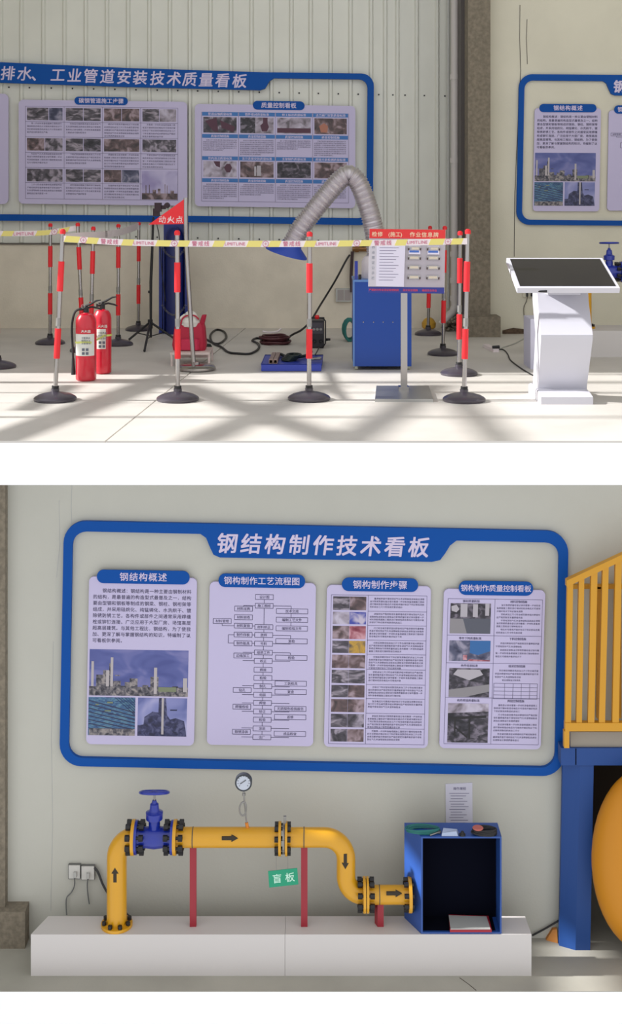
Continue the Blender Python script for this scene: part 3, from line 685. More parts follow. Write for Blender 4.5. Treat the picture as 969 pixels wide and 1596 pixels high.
d = DF(528); c = P(235, 528, d)
t = thing('tripod', 'black tripod with a dark camera head standing by the blue rack', 'tripod', (c.x, d, 0))
hub = P(234, 505, d)
part('column', MB().tube([P(235, 526, d), P(235, 440, d), P(237, 390, d), P(239, 338, d)], [.012, .016, .014, .011], 10), M_BLACK, t)
part('hub', MB().tube([P(234, 512, d), P(234, 498, d)], .026, 10), M_BLACK, t)
part('clamp', MB().tube([P(231, 455, d), P(237, 455, d)], .014, 8), M_BLACK, t)
for fx, fy in ((201, 531), (225, 549), (271, 529)):
    q = P(fx, fy, DF(fy)); q.z = .012
    part('leg', MB().tube([P(234, 502, d), q], .012, 8), M_BLACK, t)
    part('strut', MB().tube([P(235, 524, d), P(234, 502, d).lerp(q, .62)], .006, 6), M_BLACK, t)
hd = part('camera_head', MB().pbox(240.5, 316, 250.5, 330, d - .05, d + .05).pbox(238, 325, 248, 337, d - .04, d + .04), mat('camera_dark', (52, 26, 38), .5), t, smooth=False)
part('lens', MB().lathe(P(260, 320, d), [(.025, -.05), (.03, .04)], 18, 'y').pbox(249, 320, 258, 326, d - .02, d + .02), mat('camera_dark', (52, 26, 38), .5), t)
part('strap', MB().tube(smoothpath([P(243, 345, d - .02), P(247, 362, d - .02), P(249, 380, d - .02), P(252, 420, d - .02), P(258, 470, d - .02)], 5), .005, 5), M_BLACK, t)

d = DF(520); c = P(270, 520, d)
t = thing('cylinder_rack', 'tall dark blue steel rack with hanging chains behind the flag', 'rack', (c.x, d, 0))
ms = mat('rack_blue', (18, 40, 122), .4)
part('back_panel', MB().pbox(255, 347, 290, 520, d + .06, d + .10), ms, t, smooth=False)
part('side_flange', MB().pbox(247.5, 384, 252.5, 520, d - .04, d + .10), ms, t, smooth=False)
part('side_flange', MB().pbox(288, 347, 292.5, 520, d - .04, d + .10), ms, t, smooth=False)
part('side_flange', MB().pbox(254, 384, 256, 520, d - .02, d + .06), ms, t, smooth=False)
part('gas_cylinder_tube', MB().lathe((P(272, 0, d).x, d + .0, 0), [(.10, 0), (.10, 1.05), (.07, 1.12), (.03, 1.15)], 28), mat('rack_blue_deep', (14, 28, 96), .4), t)
for yy in (386, 476):
    q = MB()
    for k in range(17):
        u = -1 + 2 * k / 16; x = 271 + 18 * u; y = yy + 15 * (1 - u * u)
        cc = P(x, y, d - .12); aa = k * 1.57
        q.tube([cc + Vector((.012 * math.cos(s), .004 * math.sin(aa), .007 * math.sin(s))) for s in [i * 1.047 for i in range(6)]], .0022, 4, closed=True)
    part('chain', q, M_STEELD, t)

# ------------------------------------------------------------------ stool, tool bag, cables, welder
d = DF(571); zt = CH - (549.5 - YH) / F * d
xa, xb = P(265, 0, d).x, P(326.5, 0, d).x
t = thing('low_stool', 'low pale wooden stool under the red tool bag', 'stool', ((xa + xb) / 2, d + .15, 0))
mw = mat('pale_wood', (214, 196, 190), .6, var=.06, scale=8)
part('top', MB().box(xa, xb, d, d + .42, zt - .02, zt), mw, t, smooth=False)
for x in (xa, xb - .018):
    for yy in (d + .01, d + .38): part('leg', MB().box(x + .004, x + .02, yy, yy + .03, 0, zt - .02), mw, t, smooth=False)
part('back_board', MB().box(xa + .02, xb - .02, d + .36, d + .375, .03, zt - .02), mw, t, smooth=False)
dg = d + .12
t = thing('tool_bag', 'red canvas tool bag with white gloves on top, on the low stool', 'bag', (P(293, 0, dg).x, dg + .1, zt))
def ringbag(x0, x1, z, y0, y1, r=.02):
    return [(x0 + r, y0, z), (x1 - r, y0, z), (x1, y0 + r, z), (x1, y1 - r, z), (x1 - r, y1, z), (x0 + r, y1, z), (x0, y1 - r, z), (x0, y0 + r, z)]
X = lambda px: P(px, 0, dg).x
Z = lambda py: CH - (py - YH) / F * dg
bagm = mat('bag_red', (172, 22, 54), .65, bump=.3, bscale=30)
part('body', MB().loft([ringbag(X(270), X(319), zt + .002, dg, dg + .2), ringbag(X(268), X(320), zt + .05, dg - .01, dg + .21), ringbag(X(271), X(318), Z(512), dg + .01, dg + .19), ringbag(X(273), X(316), Z(504), dg + .03, dg + .17)]), bagm, t)
part('front_pocket', MB().loft([ringbag(X(279), X(311), zt + .01, dg - .022, dg + .01), ringbag(X(280), X(311), Z(530), dg - .024, dg + .01), ringbag(X(281), X(310), Z(528), dg - .012, dg + .01)]), mat('bag_pocket', (196, 40, 76), .65), t)
part('flap', MB().loft([ringbag(X(310), X(317), Z(506), dg + .02, dg + .16), ringbag(X(312), X(319.5), Z(497), dg + .03, dg + .14), ringbag(X(314), X(320.5), Z(492), dg + .05, dg + .12, .01)]), bagm, t)
part('strap', MB().tube(smoothpath([P(281, 506, dg), P(285, 496, dg + .02), P(292, 492, dg + .03), P(303, 492, dg + .03), P(310, 498, dg + .02)], 5), .007, 6), bagm, t)
gl = thing('work_gloves', 'crumpled white work gloves lying in the red tool bag', 'gloves', P(293, 506, dg + .08))
gm = mat('glove_white', (216, 214, 206), .8, bump=.3, bscale=50)
part('glove', MB().tube(smoothpath([P(306, 506, dg + .07), P(302, 495, dg + .07), P(296, 490, dg + .08), P(289, 491, dg + .08)], 4), [.02, .028, .033, .036, .038, .04, .04, .038, .034, .03, .026, .02, .012], 10), gm, gl)
part('glove', MB().lathe(P(297, 503, dg + .08), [(.03, -.05), (.085, -.03), (.09, .01), (.07, .045), (.03, .06)], 12), gm, gl)
for k, (a, b_) in enumerate((((289, 493), (281, 504)), ((291, 494), (284, 507)), ((293, 495), (289, 508)), ((288, 491), (278, 500)), ((298, 495), (297, 507)))):
    part('finger', MB().tube([P(a[0], a[1], dg + .06), P((a[0] + b_[0]) / 2, (a[1] + b_[1]) / 2 - 1, dg + .035), P(b_[0], b_[1], dg + .02)], [.014, .013, .009], 8), gm, gl)

def cable(name, label, pts, r, m, zf=None, cat='cable', n=8):
    """pts: photo pixels on the floor (y gives the distance) or (x, y, d)"""
    V = []
    for p in pts:
        if len(p) == 2: q = P(p[0], p[1], DF(p[1], r)); V.append((q.x, q.y, r))
        else: V.append(P(*p))
    return solo(name, MB().tube(smoothpath(V, 7), r, n), m, label, cat, V[0])
cable('power_cable', 'black cable looping on the floor from the tool bag to the cable coil', [(320, 528), (338, 536), (352, 527), (349, 517), (337, 514), (328, 522), (331, 534), (345, 541), (356, 549), (372, 551), (390, 551), (403, 543), (401, 535), (393, 531), (400, 527), (412, 529)], .011, M_BLACK)
cc = MB()
base = P(308, 536, DF(536))
for k in range(7):
    q = P(319 + random.uniform(-5, 5), 520 + k * 1.6, 12.1); q.z = max(.02, q.z)
    rr_ = .05 + .02 * random.random()
    cc.tube([(q.x + rr_ * math.cos(a), q.y + rr_ * .8 * math.sin(a), .012 + .012 * k) for a in [i * .42 for i in range(15)]], .008, 6, closed=True)
solo('cable_bundle', cc, mat('dark_green_cable', (24, 38, 34), .5), 'small dark green bundle of wire right of the red tool bag', 'cable', (base.x, 12.1, 0))
d = DF(536); c = P(428.5, 536, d); cm = MB()
for k in range(9):
    rr_ = .135 + .02 * math.sin(k * 2.1); z_ = .012 + .014 * (k % 6)
    cm.tube([(c.x + rr_ * math.cos(a) + .006 * math.sin(k), d + rr_ * 1.1 * math.sin(a), z_ + .004 * math.sin(3 * a + k)) for a in [i * math.pi / 16 for i in range(32)]], .010, 6, closed=True)
solo('cable_coil', cm, mat('maroon_cable', (78, 30, 38), .5), 'round coil of dark red welding cable lying behind the blue tray', 'cable coil', (c.x, d, 0))
c = P(425, 517, d)
solo('paper_scrap', MB().tube(smoothpath([P(409, 516, d), P(418, 518, d), P(431, 517, d), P(438, 512, d)], 4), .009, 6), M_TAPE, 'whitish twisted scrap lying on the dark red cable coil', 'scrap', c)
cable('welding_cable', 'black cable rising from the cable coil behind the welder to the wall fittings', [(443, 531), (455, 522, 13.3), (470, 514, 13.2), (484, 500, 13.4), (500, 474, 13.9), (522, 438, 14.3), (538, 408, 14.4), (545, 397, 14.42)], .011, M_BLACK)
# welder
d = DF(543); t = thing('welding_machine', 'small black welding machine behind the stanchion, red knob on top', 'welder', P(496, 543, d))
part('case', MB().pbox(484.5, 500, 505, 541, d, d + .35), mat('welder_black', (36, 34, 40), .4), t, smooth=False)
part('control_panel', MB().pbox(486, 503, 503.5, 520, d - .006, d), mat('welder_panel', (70, 66, 74), .4), t, smooth=False)
for k in range(3): part('dial', MB().lathe(P(489 + 5.4 * k, 513, d), [(.013, -.018), (.014, -.006)], 12, 'y'), M_STEELD, t)
for x in (488, 498): part('socket', MB().lathe(P(x + 2, 532, d), [(.012, -.02), (.018, 0)], 12, 'y'), M_BLACK, t)
part('handle', MB().tube([P(485, 500, d + .1), P(485, 495.5, d + .1), P(505, 495.5, d + .1), P(505, 500, d + .1)], .008, 8), M_BLACK, t)
part('handle', MB().tube([P(503, 496, d - .01), P(507, 500, d - .02), P(507, 535, d - .02), P(503, 541, d - .01)], .007, 8), M_BLACK, t)
part('knob', MB().lathe(P(494, 494, d + .05), [(.018, -.02), (.024, 0), (.016, .018)], 14), M_RED, t)
part('foot', MB().pbox(486, 541, 504, 543, d + .02, d + .3), M_BLACK, t, smooth=False)
solo('valve_stub', MB().tube([P(507, 530, d + .05), P(512, 529, d + .05)], .012, 8).lathe(P(511, 529, d + .05), [(.024, -.01), (.024, .01)], 10), M_BLACK, 'tiny black plug sticking out at the right of the welding machine', 'plug', P(510, 530, d))
# blue tray
d = DF(579); z1 = CH - (568 - YH) / F * d; d2 = F * (CH - z1) / (553.5 - YH)
t = thing('welding_tray', 'flat blue steel tray on the floor holding steel tubes', 'tray', P(455, 579, d))
mtr = mat('tray_blue', (48, 66, 168), .45)
tr = MB(); A = [(P(407, 0, d).x, d), (P(500.5, 0, d).x, d), (P(503, 0, d2).x, d2), (P(413, 0, d2).x, d2)]
tr.loft([[(x, y, z) for x, y in A] for z in (.004, z1)]); part('slab', tr, mtr, t, smooth=False)
part('rim', MB().tube([(x, y, z1) for x, y in A], .006, 4, closed=True), mtr, t)
for k, px in enumerate((422, 429)):
    s = thing('square_tube', ('left' if k == 0 else 'right') + ' one of two short rusty square steel tubes lying on the blue tray', 'steel tube', P(px, 568, d + .02))
    w_ = .017; a0 = P(px, 0, d + .02); a1 = P(px + 5, 0, d + .55)
    q = MB()
    def sq(c, y, h): return [(c - h, y, z1 + w_ - h + .004), (c + h, y, z1 + w_ - h + .004), (c + h, y, z1 + w_ + h + .004), (c - h, y, z1 + w_ + h + .004)]
    q.loft([sq(a1.x, d + .55, w_), sq(a0.x, d + .02, w_), sq(a0.x, d + .02, w_ * .75), sq(a1.x, d + .55, w_ * .75)], cap=False, closed=True)
    part('tube_wall', q, mat('mill_steel', (150, 128, 120), .5, metal=.3, var=.15, scale=20), s, smooth=False)
V = [P(438, 551, 11.4), P(442, 553, 11.3), P(450, 556, 11.2), P(462, 555, 11.2), P(476, 553, 11.3), P(485, 549, 11.6)]
gc = MB().tube(smoothpath([(p.x, p.y, z1 + .02) for p in V], 5), .014, 8)
for k in range(5):
    q = P(450 + 2 * k, 559, 11.1); gc.tube([(q.x + .06 * math.cos(a), q.y + .1 * math.sin(a), z1 + .012 + .01 * k) for a in [i * .524 for i in range(12)]], .009, 6, closed=True)
solo('electrode_holder', gc, mat('dark_green_cable', (24, 38, 34), .5), 'dark green electrode holder with its cable lying on the blue tray', 'tool', P(450, 556, 11.2))
e = MB(); q = P(489, 556, 11.0)
e.tube([(q.x - .05, q.y, z1 + .02), (q.x + .06, q.y + .05, z1 + .03)], .012, 8).tube([(q.x - .05, q.y + .06, z1 + .02), (q.x + .06, q.y - .02, z1 + .03)], .010, 8)
solo('earth_clamp', e, M_STEELD, 'small metal earth clamp at the right end of the blue tray', 'clamp', (q.x, q.y, z1))
cable('earth_cable', 'thin dark cable from the welding machine down to the earth clamp', [(497, 541, 12.5), (495, 546, 12.0), (491, 553, 11.3)], .006, M_BLACK)

# ------------------------------------------------------------------ fume extractor
d = DF(577); t = thing('fume_extractor', 'blue wheeled fume extractor cabinet behind the info stand, with foil duct', 'extractor', P(595, 577, d))
part('cabinet', MB().pbox(551.5, 439, 641, 571, d, d + .55), M_CAB, t, smooth=False)
part('cabinet_edge', MB().pbox(550, 437, 552.5, 571, d - .006, d + .01), mat('edge_blue', (90, 130, 190), .4), t, smooth=False)
part('top_tray', MB().pbox(551, 436, 641.5, 439.5, d - .004, d + .55), mat('edge_blue', (90, 130, 190), .4), t, smooth=False)
for x in (566, 582, 597, 612): part('rivet', MB().lathe(P(x, 502, d), [(.004, -.006), (.006, 0)], 8, 'y'), M_STEEL, t)
for x in (555, 636):
    for dy in (.05, .48):
        q = P(x, 0, d + dy); part('caster', MB().lathe((q.x, q.y, .032), [(.032, -.012), (.032, .012)], 16, 'x').box(q.x - .014, q.x + .014, q.y - .02, q.y + .02, .03, CH - (571 - YH) / F * d + .002), mat('caster_cream', (196, 200, 180), .5), t)
part('motor_housing', MB().lathe((P(590, 0, d + .25).x, d + .25, P(0, 437, d).z), [(.145, 0), (.15, .02), (.15, .15), (.13, .19), (.08, .215)], 32), mat('housing_white', (214, 206, 210), .4), t)
part('push_bar', MB().pbox(552.5, 407, 557.5, 437, d + .02, d + .05), M_VALVE, t, smooth=False)
part('latch', MB().pbox(558.5, 428, 563, 437, d + .02, d + .05), M_BLACK, t, smooth=False)
dd = d + .2
cl = smoothpath([P(x, y, z_) for x, y, z_ in ((588, 420, dd + .05), (585, 375, dd + .02), (578, 338, dd), (566, 302, dd), (556, 282, dd), (544, 272.5, dd), (531, 279, dd), (512, 300, dd), (490, 327, dd), (471, 352, dd), (455, 380, dd))], 30)
L = [0]
for a, b_ in zip(cl[:-1], cl[1:]): L.append(L[-1] + (b_ - a).length)
N = 76 * 4; pts = []; rad = []; j = 0
for i in range(N + 1):
    s = L[-1] * i / N
    while j < len(L) - 2 and L[j + 1] < s: j += 1
    pts.append(cl[j].lerp(cl[j + 1], (s - L[j]) / max(1e-9, L[j + 1] - L[j])))
    rad.append(.083 + (.006, 0, -.004, 0)[i % 4] + .002 * math.sin(i * .9))
part('foil_duct', MB().tube(pts, rad, 22), M_CHROME, t, label='silver corrugated foil duct')
e1_ = P(455, 378, dd); q = MB(); rings = []
ax = Vector((-.30, -.25, -1)).normalized(); u = Vector((1, 0, -.29)).normalized(); v = ax.cross(u).normalized()
cb = P(446.5, 393.5, dd)
for k, (cen, r_) in enumerate(((e1_, .085), (e1_.lerp(cb, .35), .1), (cb, .185), (cb + ax * .012, .186))):
    rings.append([cen + u * r_ * math.cos(a) + Vector((0, 1, .12)) * r_ * (1 if k < 2 else .8) * math.sin(a) for a in [i * math.pi / 16 for i in range(32)]])
q.loft(rings); part('hood', q, mat('hood_blue', (26, 62, 160), .4), t)
# wall bits near it
t = thing('wall_socket', 'grey double socket box on the plinth left of the blue extractor', 'socket', P(536, 460, DW - .03))
part('box', MB().pbox(523, 449.5, 548, 470.5, DW - .075, DW - .03), M_GREY, t, smooth=False)
for x in (526, 537): part('face_plate', MB().pbox(x, 452, x + 9.5, 468, DW - .08, DW - .075), mat('socket_face', (160, 152, 150), .5), t, smooth=False)
t = thing('pipe_fitting', 'brass valve fitting on the wall above the extractor, beside the info stand', 'valve', P(562, 390, DW))
part('body', MB().tube([P(549, 388, DW - .07), P(573, 388, DW - .07)], .03, 10), M_BROWN, t)
part('nut', MB().lathe(P(556, 388, DW - .07), [(.042, -.02), (.042, .02)], 6, 'x'), M_BROWN, t)
part('handle', MB().tube([P(566, 386, DW - .07), P(564, 374.5, DW - .1)], .018, 8), M_BLACK, t)
part('mount', MB().tube([P(560, 388, DW - .07), P(560, 388, DW)], .02, 8), M_BROWN, t)
cable('air_hose', 'dark hose hanging down the wall behind the extractor edge', [(549, 392, DW - .08), (548, 410, DW - .08), (547, 435, DW - .09), (548, 455, DW - .11)], .018, mat('hose_dark', (58, 38, 42), .5), cat='hose')
gq = MB(); c = P(545, 0, 13.1)
for k in range(5): gq.tube([(c.x + (.05 + .004 * k) * math.cos(a), 13.1 + .05 * k, .115 + .105 * math.sin(a)) for a in [i * .449 for i in range(14)]], .013, 6, closed=True)
solo('hose_coil', gq, M_TEAL, 'teal hose coil standing on the floor left of the extractor', 'hose', (c.x, 13.1, 0))

# ------------------------------------------------------------------ info stand
d = DF(612)
t = thing('info_stand', 'work permit stand with a red header, card clips and steel square base', 'stand', P(629, 612, d))
z = .022; dba, dbb = DF(601, z), DF(622, z)
bs = MB(); A = [(P(584, 0, dbb).x, dbb), (P(675, 0, dbb).x, dbb), (P(668, 0, dba).x, dba), (P(586.5, 0, dba).x, dba)]
bs.loft([[(x, y, zz) for x, y in A] for zz in (0, z)]); part('base_plate', bs, mat('base_steel', (180, 180, 178), .38, metal=.9), t, smooth=False)
part('post', MB().pbox(624.5, 440, 634.5, 611, d - .0, d + .048), M_STEEL, t, smooth=False)
part('post_foot', MB().pbox(621.5, 603, 637, 609, d - .02, d + .07), M_STEEL, t, smooth=False)
sm = rot(633, 405, .012, .02)
db = d - .02
part('board', MB().plate(rect(575, 371, 693, 447.5), db, db + .018, mp=sm), mat('board_grey', (178, 172, 180), .5), t, smooth=False)
hb = part('header', MB().plate(rect(575, 357.5, 693, 372), db - .003, db + .018, mp=sm), mat('header_red', (222, 48, 48), .5), t, smooth=False)
q = MB(); text(q, '检修', 587, 365.5, 8.2, db - .0045, sm, off=.02, pitch=9); text(q, '(施工)', 615, 365.5, 8.2, db - .0045, sm, off=.02); text(q, '作业信息牌', 660, 365.5, 8.4, db - .0045, sm, off=.02, pitch=9.2)
part('lettering', q, mat('header_cream', (244, 214, 180), .5), hb, smooth=False, recalc=False, kind='stuff')
sb = part('footer_strip', MB().plate(rect(575, 447.5, 693, 457), db - .003, db + .018, mp=sm), mat('footer_blue', (44, 54, 140), .5), t, smooth=False)
q = MB()
for s, x in (('严格执行作业票证管理制度', 599), ('落实安全措施', 640), ('确保安全作业', 670)): text(q, s, x, 452.3, 3.9, db - .0045, sm, off=.03)
part('lettering', q, mat('footer_red', (210, 70, 100), .5), sb, smooth=False, recalc=False, kind='stuff')
pk = part('document_pocket', MB().plate(rect(574.5, 374, 630, 447), db - .012, db - .001, mp=sm), mat('pocket', (200, 196, 204), .3), t, smooth=False)
part('paper_sheet', MB().plate([(587, 380), (631, 378), (630, 447), (587, 446.5)], db - .016, db - .0125, mp=sm), M_PAPER, pk, smooth=False)
q = MB()
for k in range(12): q.plate(rect(591, 386 + 4.6 * k, 591 + 30 - (k % 3) * 4, 386.7 + 4.6 * k), db - .017, db - .0165, mp=sm)
part('paper_print', q, M_LINE, pk, smooth=False)
q = MB()
for k, s in enumerate('作业票证公示栏'): text(q, s, 581.5, 386 + 8 * k, 5, db - .0135, sm, off=.02)
part('side_lettering', q, mat('faint_ink', (140, 144, 158), .5), pk, smooth=False, recalc=False, kind='stuff')
for r_ in range(4):
    for k in range(2):
        x = 645.5 + 29.5 * k; y = 387.0 + (0, 14.6, 29.6, 45)[r_]
        cp = part('card_clip', MB().plate(rr(x - 10, y - 3.2, x + 10, y + 2.8, 1.5, 2), db - .01, db, mp=sm), M_STEEL, t)
        part('clip_paper', MB().plate(rect(x - 6.5, y - 1.8, x + 6.5, y + 1.6), db - .0115, db - .0098, mp=sm), mat('card_cream', (212, 200, 180), .5), cp, smooth=False)
        for sx in (-10, 8.2): part('clip_end', MB().plate(rect(x + sx, y - .5, x + sx + 2, y + 3), db - .014, db - .002, mp=sm), mat('clip_brown', (70, 52, 52), .5), cp, smooth=False)
        if r_ == 0:
            cd = part('card', MB().plate(rect(x - 9, y - 4, x + 9, y + 9), db - .008, db - .0005, mp=sm), M_PAPER, t, smooth=False)
            part('card_print', text(MB().plate(rect(x - 8, y + 3.2, x + 7, y + 6.4), db - .009, db - .0085, mp=sm), '证', x - 6, y + .2, 4, db - .012, sm), mat('card_blue', (70, 110, 190), .5), cd, smooth=False, recalc=False, kind='stuff')

# ------------------------------------------------------------------ kiosk
t = thing('touch_kiosk', 'white touch-screen kiosk with a black slanted screen at the right', 'kiosk', P(880, 628, 9.2))
def kring(y, xl, xr, df, db_): 
    a, b_ = P(xl, y, df), P(xr, y, df); a2 = P(xl + 2, y, df); b2 = P(xr - 2, y, df)
    return [(a.x, df, a.z), (b_.x, df, a.z), (b_.x - .01, db_, a.z), (a.x + .0, db_, a.z)]
part('body', MB().loft([kring(452, 837, 916, 9.42, 9.62), kring(470, 838, 917, 9.37, 9.6), kring(522, 843, 923.5, 9.12, 9.36), kring(528, 843, 923.5, 9.12, 9.36), kring(600, 838.5, 914.5, 9.3, 9.52), kring(610, 838, 914, 9.32, 9.54)]), M_KIOSK, t)
pl = MB().loft([kring(606, 838, 914, 9.3, 9.6), kring(613, 841, 920, 9.16, 9.62), kring(619, 843, 924, 9.1, 9.64), [(x, y, 0) for x, y, z in kring(626, 843, 924, 9.1, 9.64)]])
part('plinth', pl, M_KIOSK, t)
def scr(x, y, dep): return P(x, y, dep)
TL, TR, BR, BL = scr(789, 402, 9.42), scr(938, 402, 9.42), scr(966, 449, 9.02), scr(806, 449, 9.02)
nrm = (TR - TL).cross(BL - TL).normalized()
if nrm.y > 0: nrm = -nrm
def slab4(a, b, c, e, t0, t1): return MB().loft([[p + nrm * t0 for p in (a, b, c, e)], [p + nrm * t1 for p in (a, b, c, e)]])
def bil(u, v): return TL.lerp(TR, u).lerp(BL.lerp(BR, u), v)
part('screen_housing', slab4(TL, TR, BR, BL, -.04, 0), M_KIOSK, t, smooth=False)
part('display', slab4(bil(.032, .045), bil(.968, .045), bil(.968, .94), bil(.032, .94), -.001, .003), M_SCREEN, t, smooth=False)
part('usb_plug', MB().tube([P(832, 453.5, 9.05), P(842, 454, 9.03), P(852, 454, 9.03)], [.004, .007, .009], 8), M_BLACK, t)
part('screen_neck', MB().box(P(850, 0, 9.4).x, P(900, 0, 9.4).x, 9.3, 9.5, P(0, 458, 9.4).z, P(0, 432, 9.3).z), M_KIOSK, t, smooth=False)
for (pts, lb) in (([(773, 545), (784, 545), (791, 552), (795, 561), (806, 570), (818, 578), (830, 585)], 'black cable running from the white power strip to the kiosk foot'),
                  ([(773, 546), (785, 541), (800, 536), (812, 530), (826, 522)], 'thin white cable on the floor behind the power strip')):
    cable('power_cable', lb, pts, .006, M_BLACK if 'black' in lb else M_GREY)
dq = DF(547); a = P(757, 541, DF(541)); b_ = P(773, 549, DF(549)); u = Vector((b_.x - a.x, b_.y - a.y, 0)); v = Vector((-u.y, u.x, 0)).normalized() * .028
t = thing('power_strip', 'white power strip lying on the floor between stanchions and kiosk', 'power strip', ((a.x + b_.x) / 2, (a.y + b_.y) / 2, 0))
A = [Vector((a.x, a.y, 0)) - v, Vector((b_.x, b_.y, 0)) - v, Vector((b_.x, b_.y, 0)) + v, Vector((a.x, a.y, 0)) + v]
part('case', MB().loft([[p for p in A], [p + Vector((0, 0, .03)) for p in A]]), M_TAPE, t)
part('plug', MB().tube([(b_.x - .03, b_.y + .05, .04), (b_.x + .04, b_.y + .05, .045)], .016, 8), M_BLACK, t)
t = thing('wall_socket', 'small socket with dangling wires on the cream wall left of the kiosk', 'socket', P(822, 460, DR))
part('face_plate', MB().pbox(815, 453, 830, 463, DR - .02, DR), M_CREAM, t, smooth=False)
for x in (820, 827): part('plug', MB().pbox(x, 455, x + 3, 462, DR - .04, DR - .02), M_BLACK, t, smooth=False)
part('wire', MB().tube(smoothpath([P(822, 462, DR - .03), P(820, 470, DR - .01), P(816, 480, DR - .01), P(817, 500, DR - .01)], 5), .004, 5), M_GROOVE, t)
d = 11.0
solo('computer_box', MB().box(P(826.5, 0, d).x, P(850, 0, d).x, d, d + .35, .0, P(0, 497, d).z), mat('box_lilac', (206, 204, 222), .5), 'white upright box standing behind the kiosk, only its left edge showing', 'box', P(838, 575, d))

# ------------------------------------------------------------------ pipe rig (used twice)
def bolt_mb(a, b, r, hl):
    a, b = Vector(a), Vector(b); ax = (b - a).normalized(); m_ = MB()
    m_.tube([a, b], r * .5, 6); m_.tube([a, a + ax * hl], r, 6); m_.tube([b - ax * hl, b], r, 6)
    return m_
def rig(dc, tf, sc_, label, short=False):
    """coordinates of the lower photograph, tf -> px; sc_ px scale"""
    def Q(x, y, dy=0.0): a, b_ = tf(x, y); p = P(a, b_, dc); return Vector((p.x, dc + dy, p.z))
    k = sc_ * dc / F                                        # metres per lower-photo pixel
    t = thing('pipe_rig', label, 'pipework', Q(182, 1449))
    def cyl(name, pts, r, m=M_YEL, n=24, **kw): return part(name, MB().tube(pts, r * k, n), m, t, **kw)
    el = [(182, 1441), (182, 1336)] + [(214 - 32 * math.cos(a), 1336 - 31 * math.sin(a)) for a in [math.pi / 2 * i / 10 for i in range(1, 11)]]
    cyl('riser_pipe', [Q(*p) for p in el], 15.5)
    part('floor_flange', MB().lathe(Q(182, 1442.3), [(24.5 * k, 0), (24.5 * k, 4.5 * k), (16 * k, 5 * k)], 32), M_YEL, t)
    for i in range(8):
        a = math.radians(22.5 + 45 * i); c_ = Q(182, 1442.3) + Vector((20 * k * math.cos(a), 20 * k * math.sin(a), 4 * k))
        part('bolt', MB().tube([c_, c_ + Vector((0, 0, 6 * k))], 3.4 * k, 6), M_BLACK, t)
    def flange(x, y, w=5, r=26, m=M_YEL): part('flange', MB().lathe(Q(x, y), [(r * k, -w / 2 * k), (r * k, w / 2 * k)], 36, 'x'), m, t)
    def bolts(x0, x1, y, rb=21, r=4.2, n=8, ph=22.5):
        for i in range(n):
            a = math.radians(ph + 360 / n * i); o_ = Vector((0, rb * k * math.cos(a), rb * k * math.sin(a)))
            part('bolt', bolt_mb(Q(x0, y) + o_, Q(x1, y) + o_, r * k, 7 * k), M_BLACK, t)
    flange(208, 1305); flange(212.5, 1305, 4, 25, M_VALVE); bolts(197, 225, 1305, 21, 4.8)
    flange(268.5, 1305, 4, 25, M_VALVE); flange(273, 1305); bolts(256, 286, 1305, 21, 4.8)
    # gate valve
    gv = part('valve_body', MB().lathe(Q(240.5, 1305), [(16.5 * k, -28 * k), (15.5 * k, -14 * k), (17 * k, 0), (15.5 * k, 14 * k), (16.5 * k, 28 * k)], 28, 'x'), M_VALVE, t, label='blue gate valve body')
    c0 = Q(240.5, 1305)
    part('bonnet', MB().lathe(c0, [(8.5 * k, 0), (9 * k, 22 * k), (8.5 * k, 28 * k), (13 * k, 29 * k), (13.5 * k, 39 * k), (9 * k, 41 * k), (7.5 * k, 43 * k), (6.5 * k, 52 * k), (4 * k, 54 * k), (3 * k, 58 * k)], 20), M_VALVE, gv)
    part('stem', MB().tube([c0 + Vector((0, 0, 55 * k)), c0 + Vector((0, 0, 70 * k))], 1.6 * k, 8), M_STEELD, gv)
    import mathutils
    wc = c0 + Vector((0, 0, 70 * k)); tm = mathutils.Matrix.Rotation(math.radians(-20), 3, 'X') if not short else mathutils.Matrix.Rotation(math.radians(-3), 3, 'X')
    wl = MB().tube([wc + tm @ Vector((22 * k * math.cos(a), 22 * k * math.sin(a), 0)) for a in [i * math.pi / 18 for i in range(36)]], 2.3 * k, 8, closed=True)
    for i in range(5):
        a = 2 * math.pi * i / 5 + .3; wl.tube([wc, wc + tm @ Vector((22 * k * math.cos(a), 22 * k * math.sin(a), 0))], 1.7 * k, 6)
    wl.tube([wc + Vector((0, 0, -2.5 * k)), wc + Vector((0, 0, 2.5 * k))], 4 * k, 10)
    part('handwheel', wl, M_VALVE, gv)
    if short:
        cyl('main_pipe', [Q(275, 1305), Q(420, 1305)], 15)
        part('support_post', MB().box(Q(297, 0).x, Q(306, 0).x, dc - 4 * k, dc + 4 * k, Q(0, 1442.3).z, Q(0, 1318).z), M_DRED, t, smooth=False)
        return t
    fr = -15 * k
    cast = text(MB(), 'DN100', 0, 0, 1, 1) if False else None
    cyl('main_pipe', [Q(275, 1305), Q(434, 1305)], 15)
    pts = [(445, 1305), (505, 1305)] + [(505 + 34 * math.sin(a), 1339 - 34 * math.cos(a)) for a in [math.pi / 2 * i / 10 for i in range(1, 11)]]
    pts += [(539, 1366)] + [(567 - 28 * math.cos(a), 1366 + 28 * math.sin(a)) for a in [math.pi / 2 * i / 10 for i in range(1, 11)]]
    cyl('drop_pipe', [Q(*p) for p in pts], 14.6)
    cyl('outlet_pipe', [Q(573, 1394.5), Q(639, 1394.5)], 14)
    flange(436, 1307, 4, 25); flange(446, 1307, 3.5, 25)
    part('blind_plate', MB().lathe(Q(442, 1307), [(22 * k, -1.5 * k), (22 * k, 1.5 * k)], 28, 'x').pbox(440.5 + 1, 1273, 446, 1300, dc - .01, dc + .01), M_STEELD, t, label='grey steel blind plate clamped between the flanges')
    bolts(428, 453, 1307, 20, 4.2)
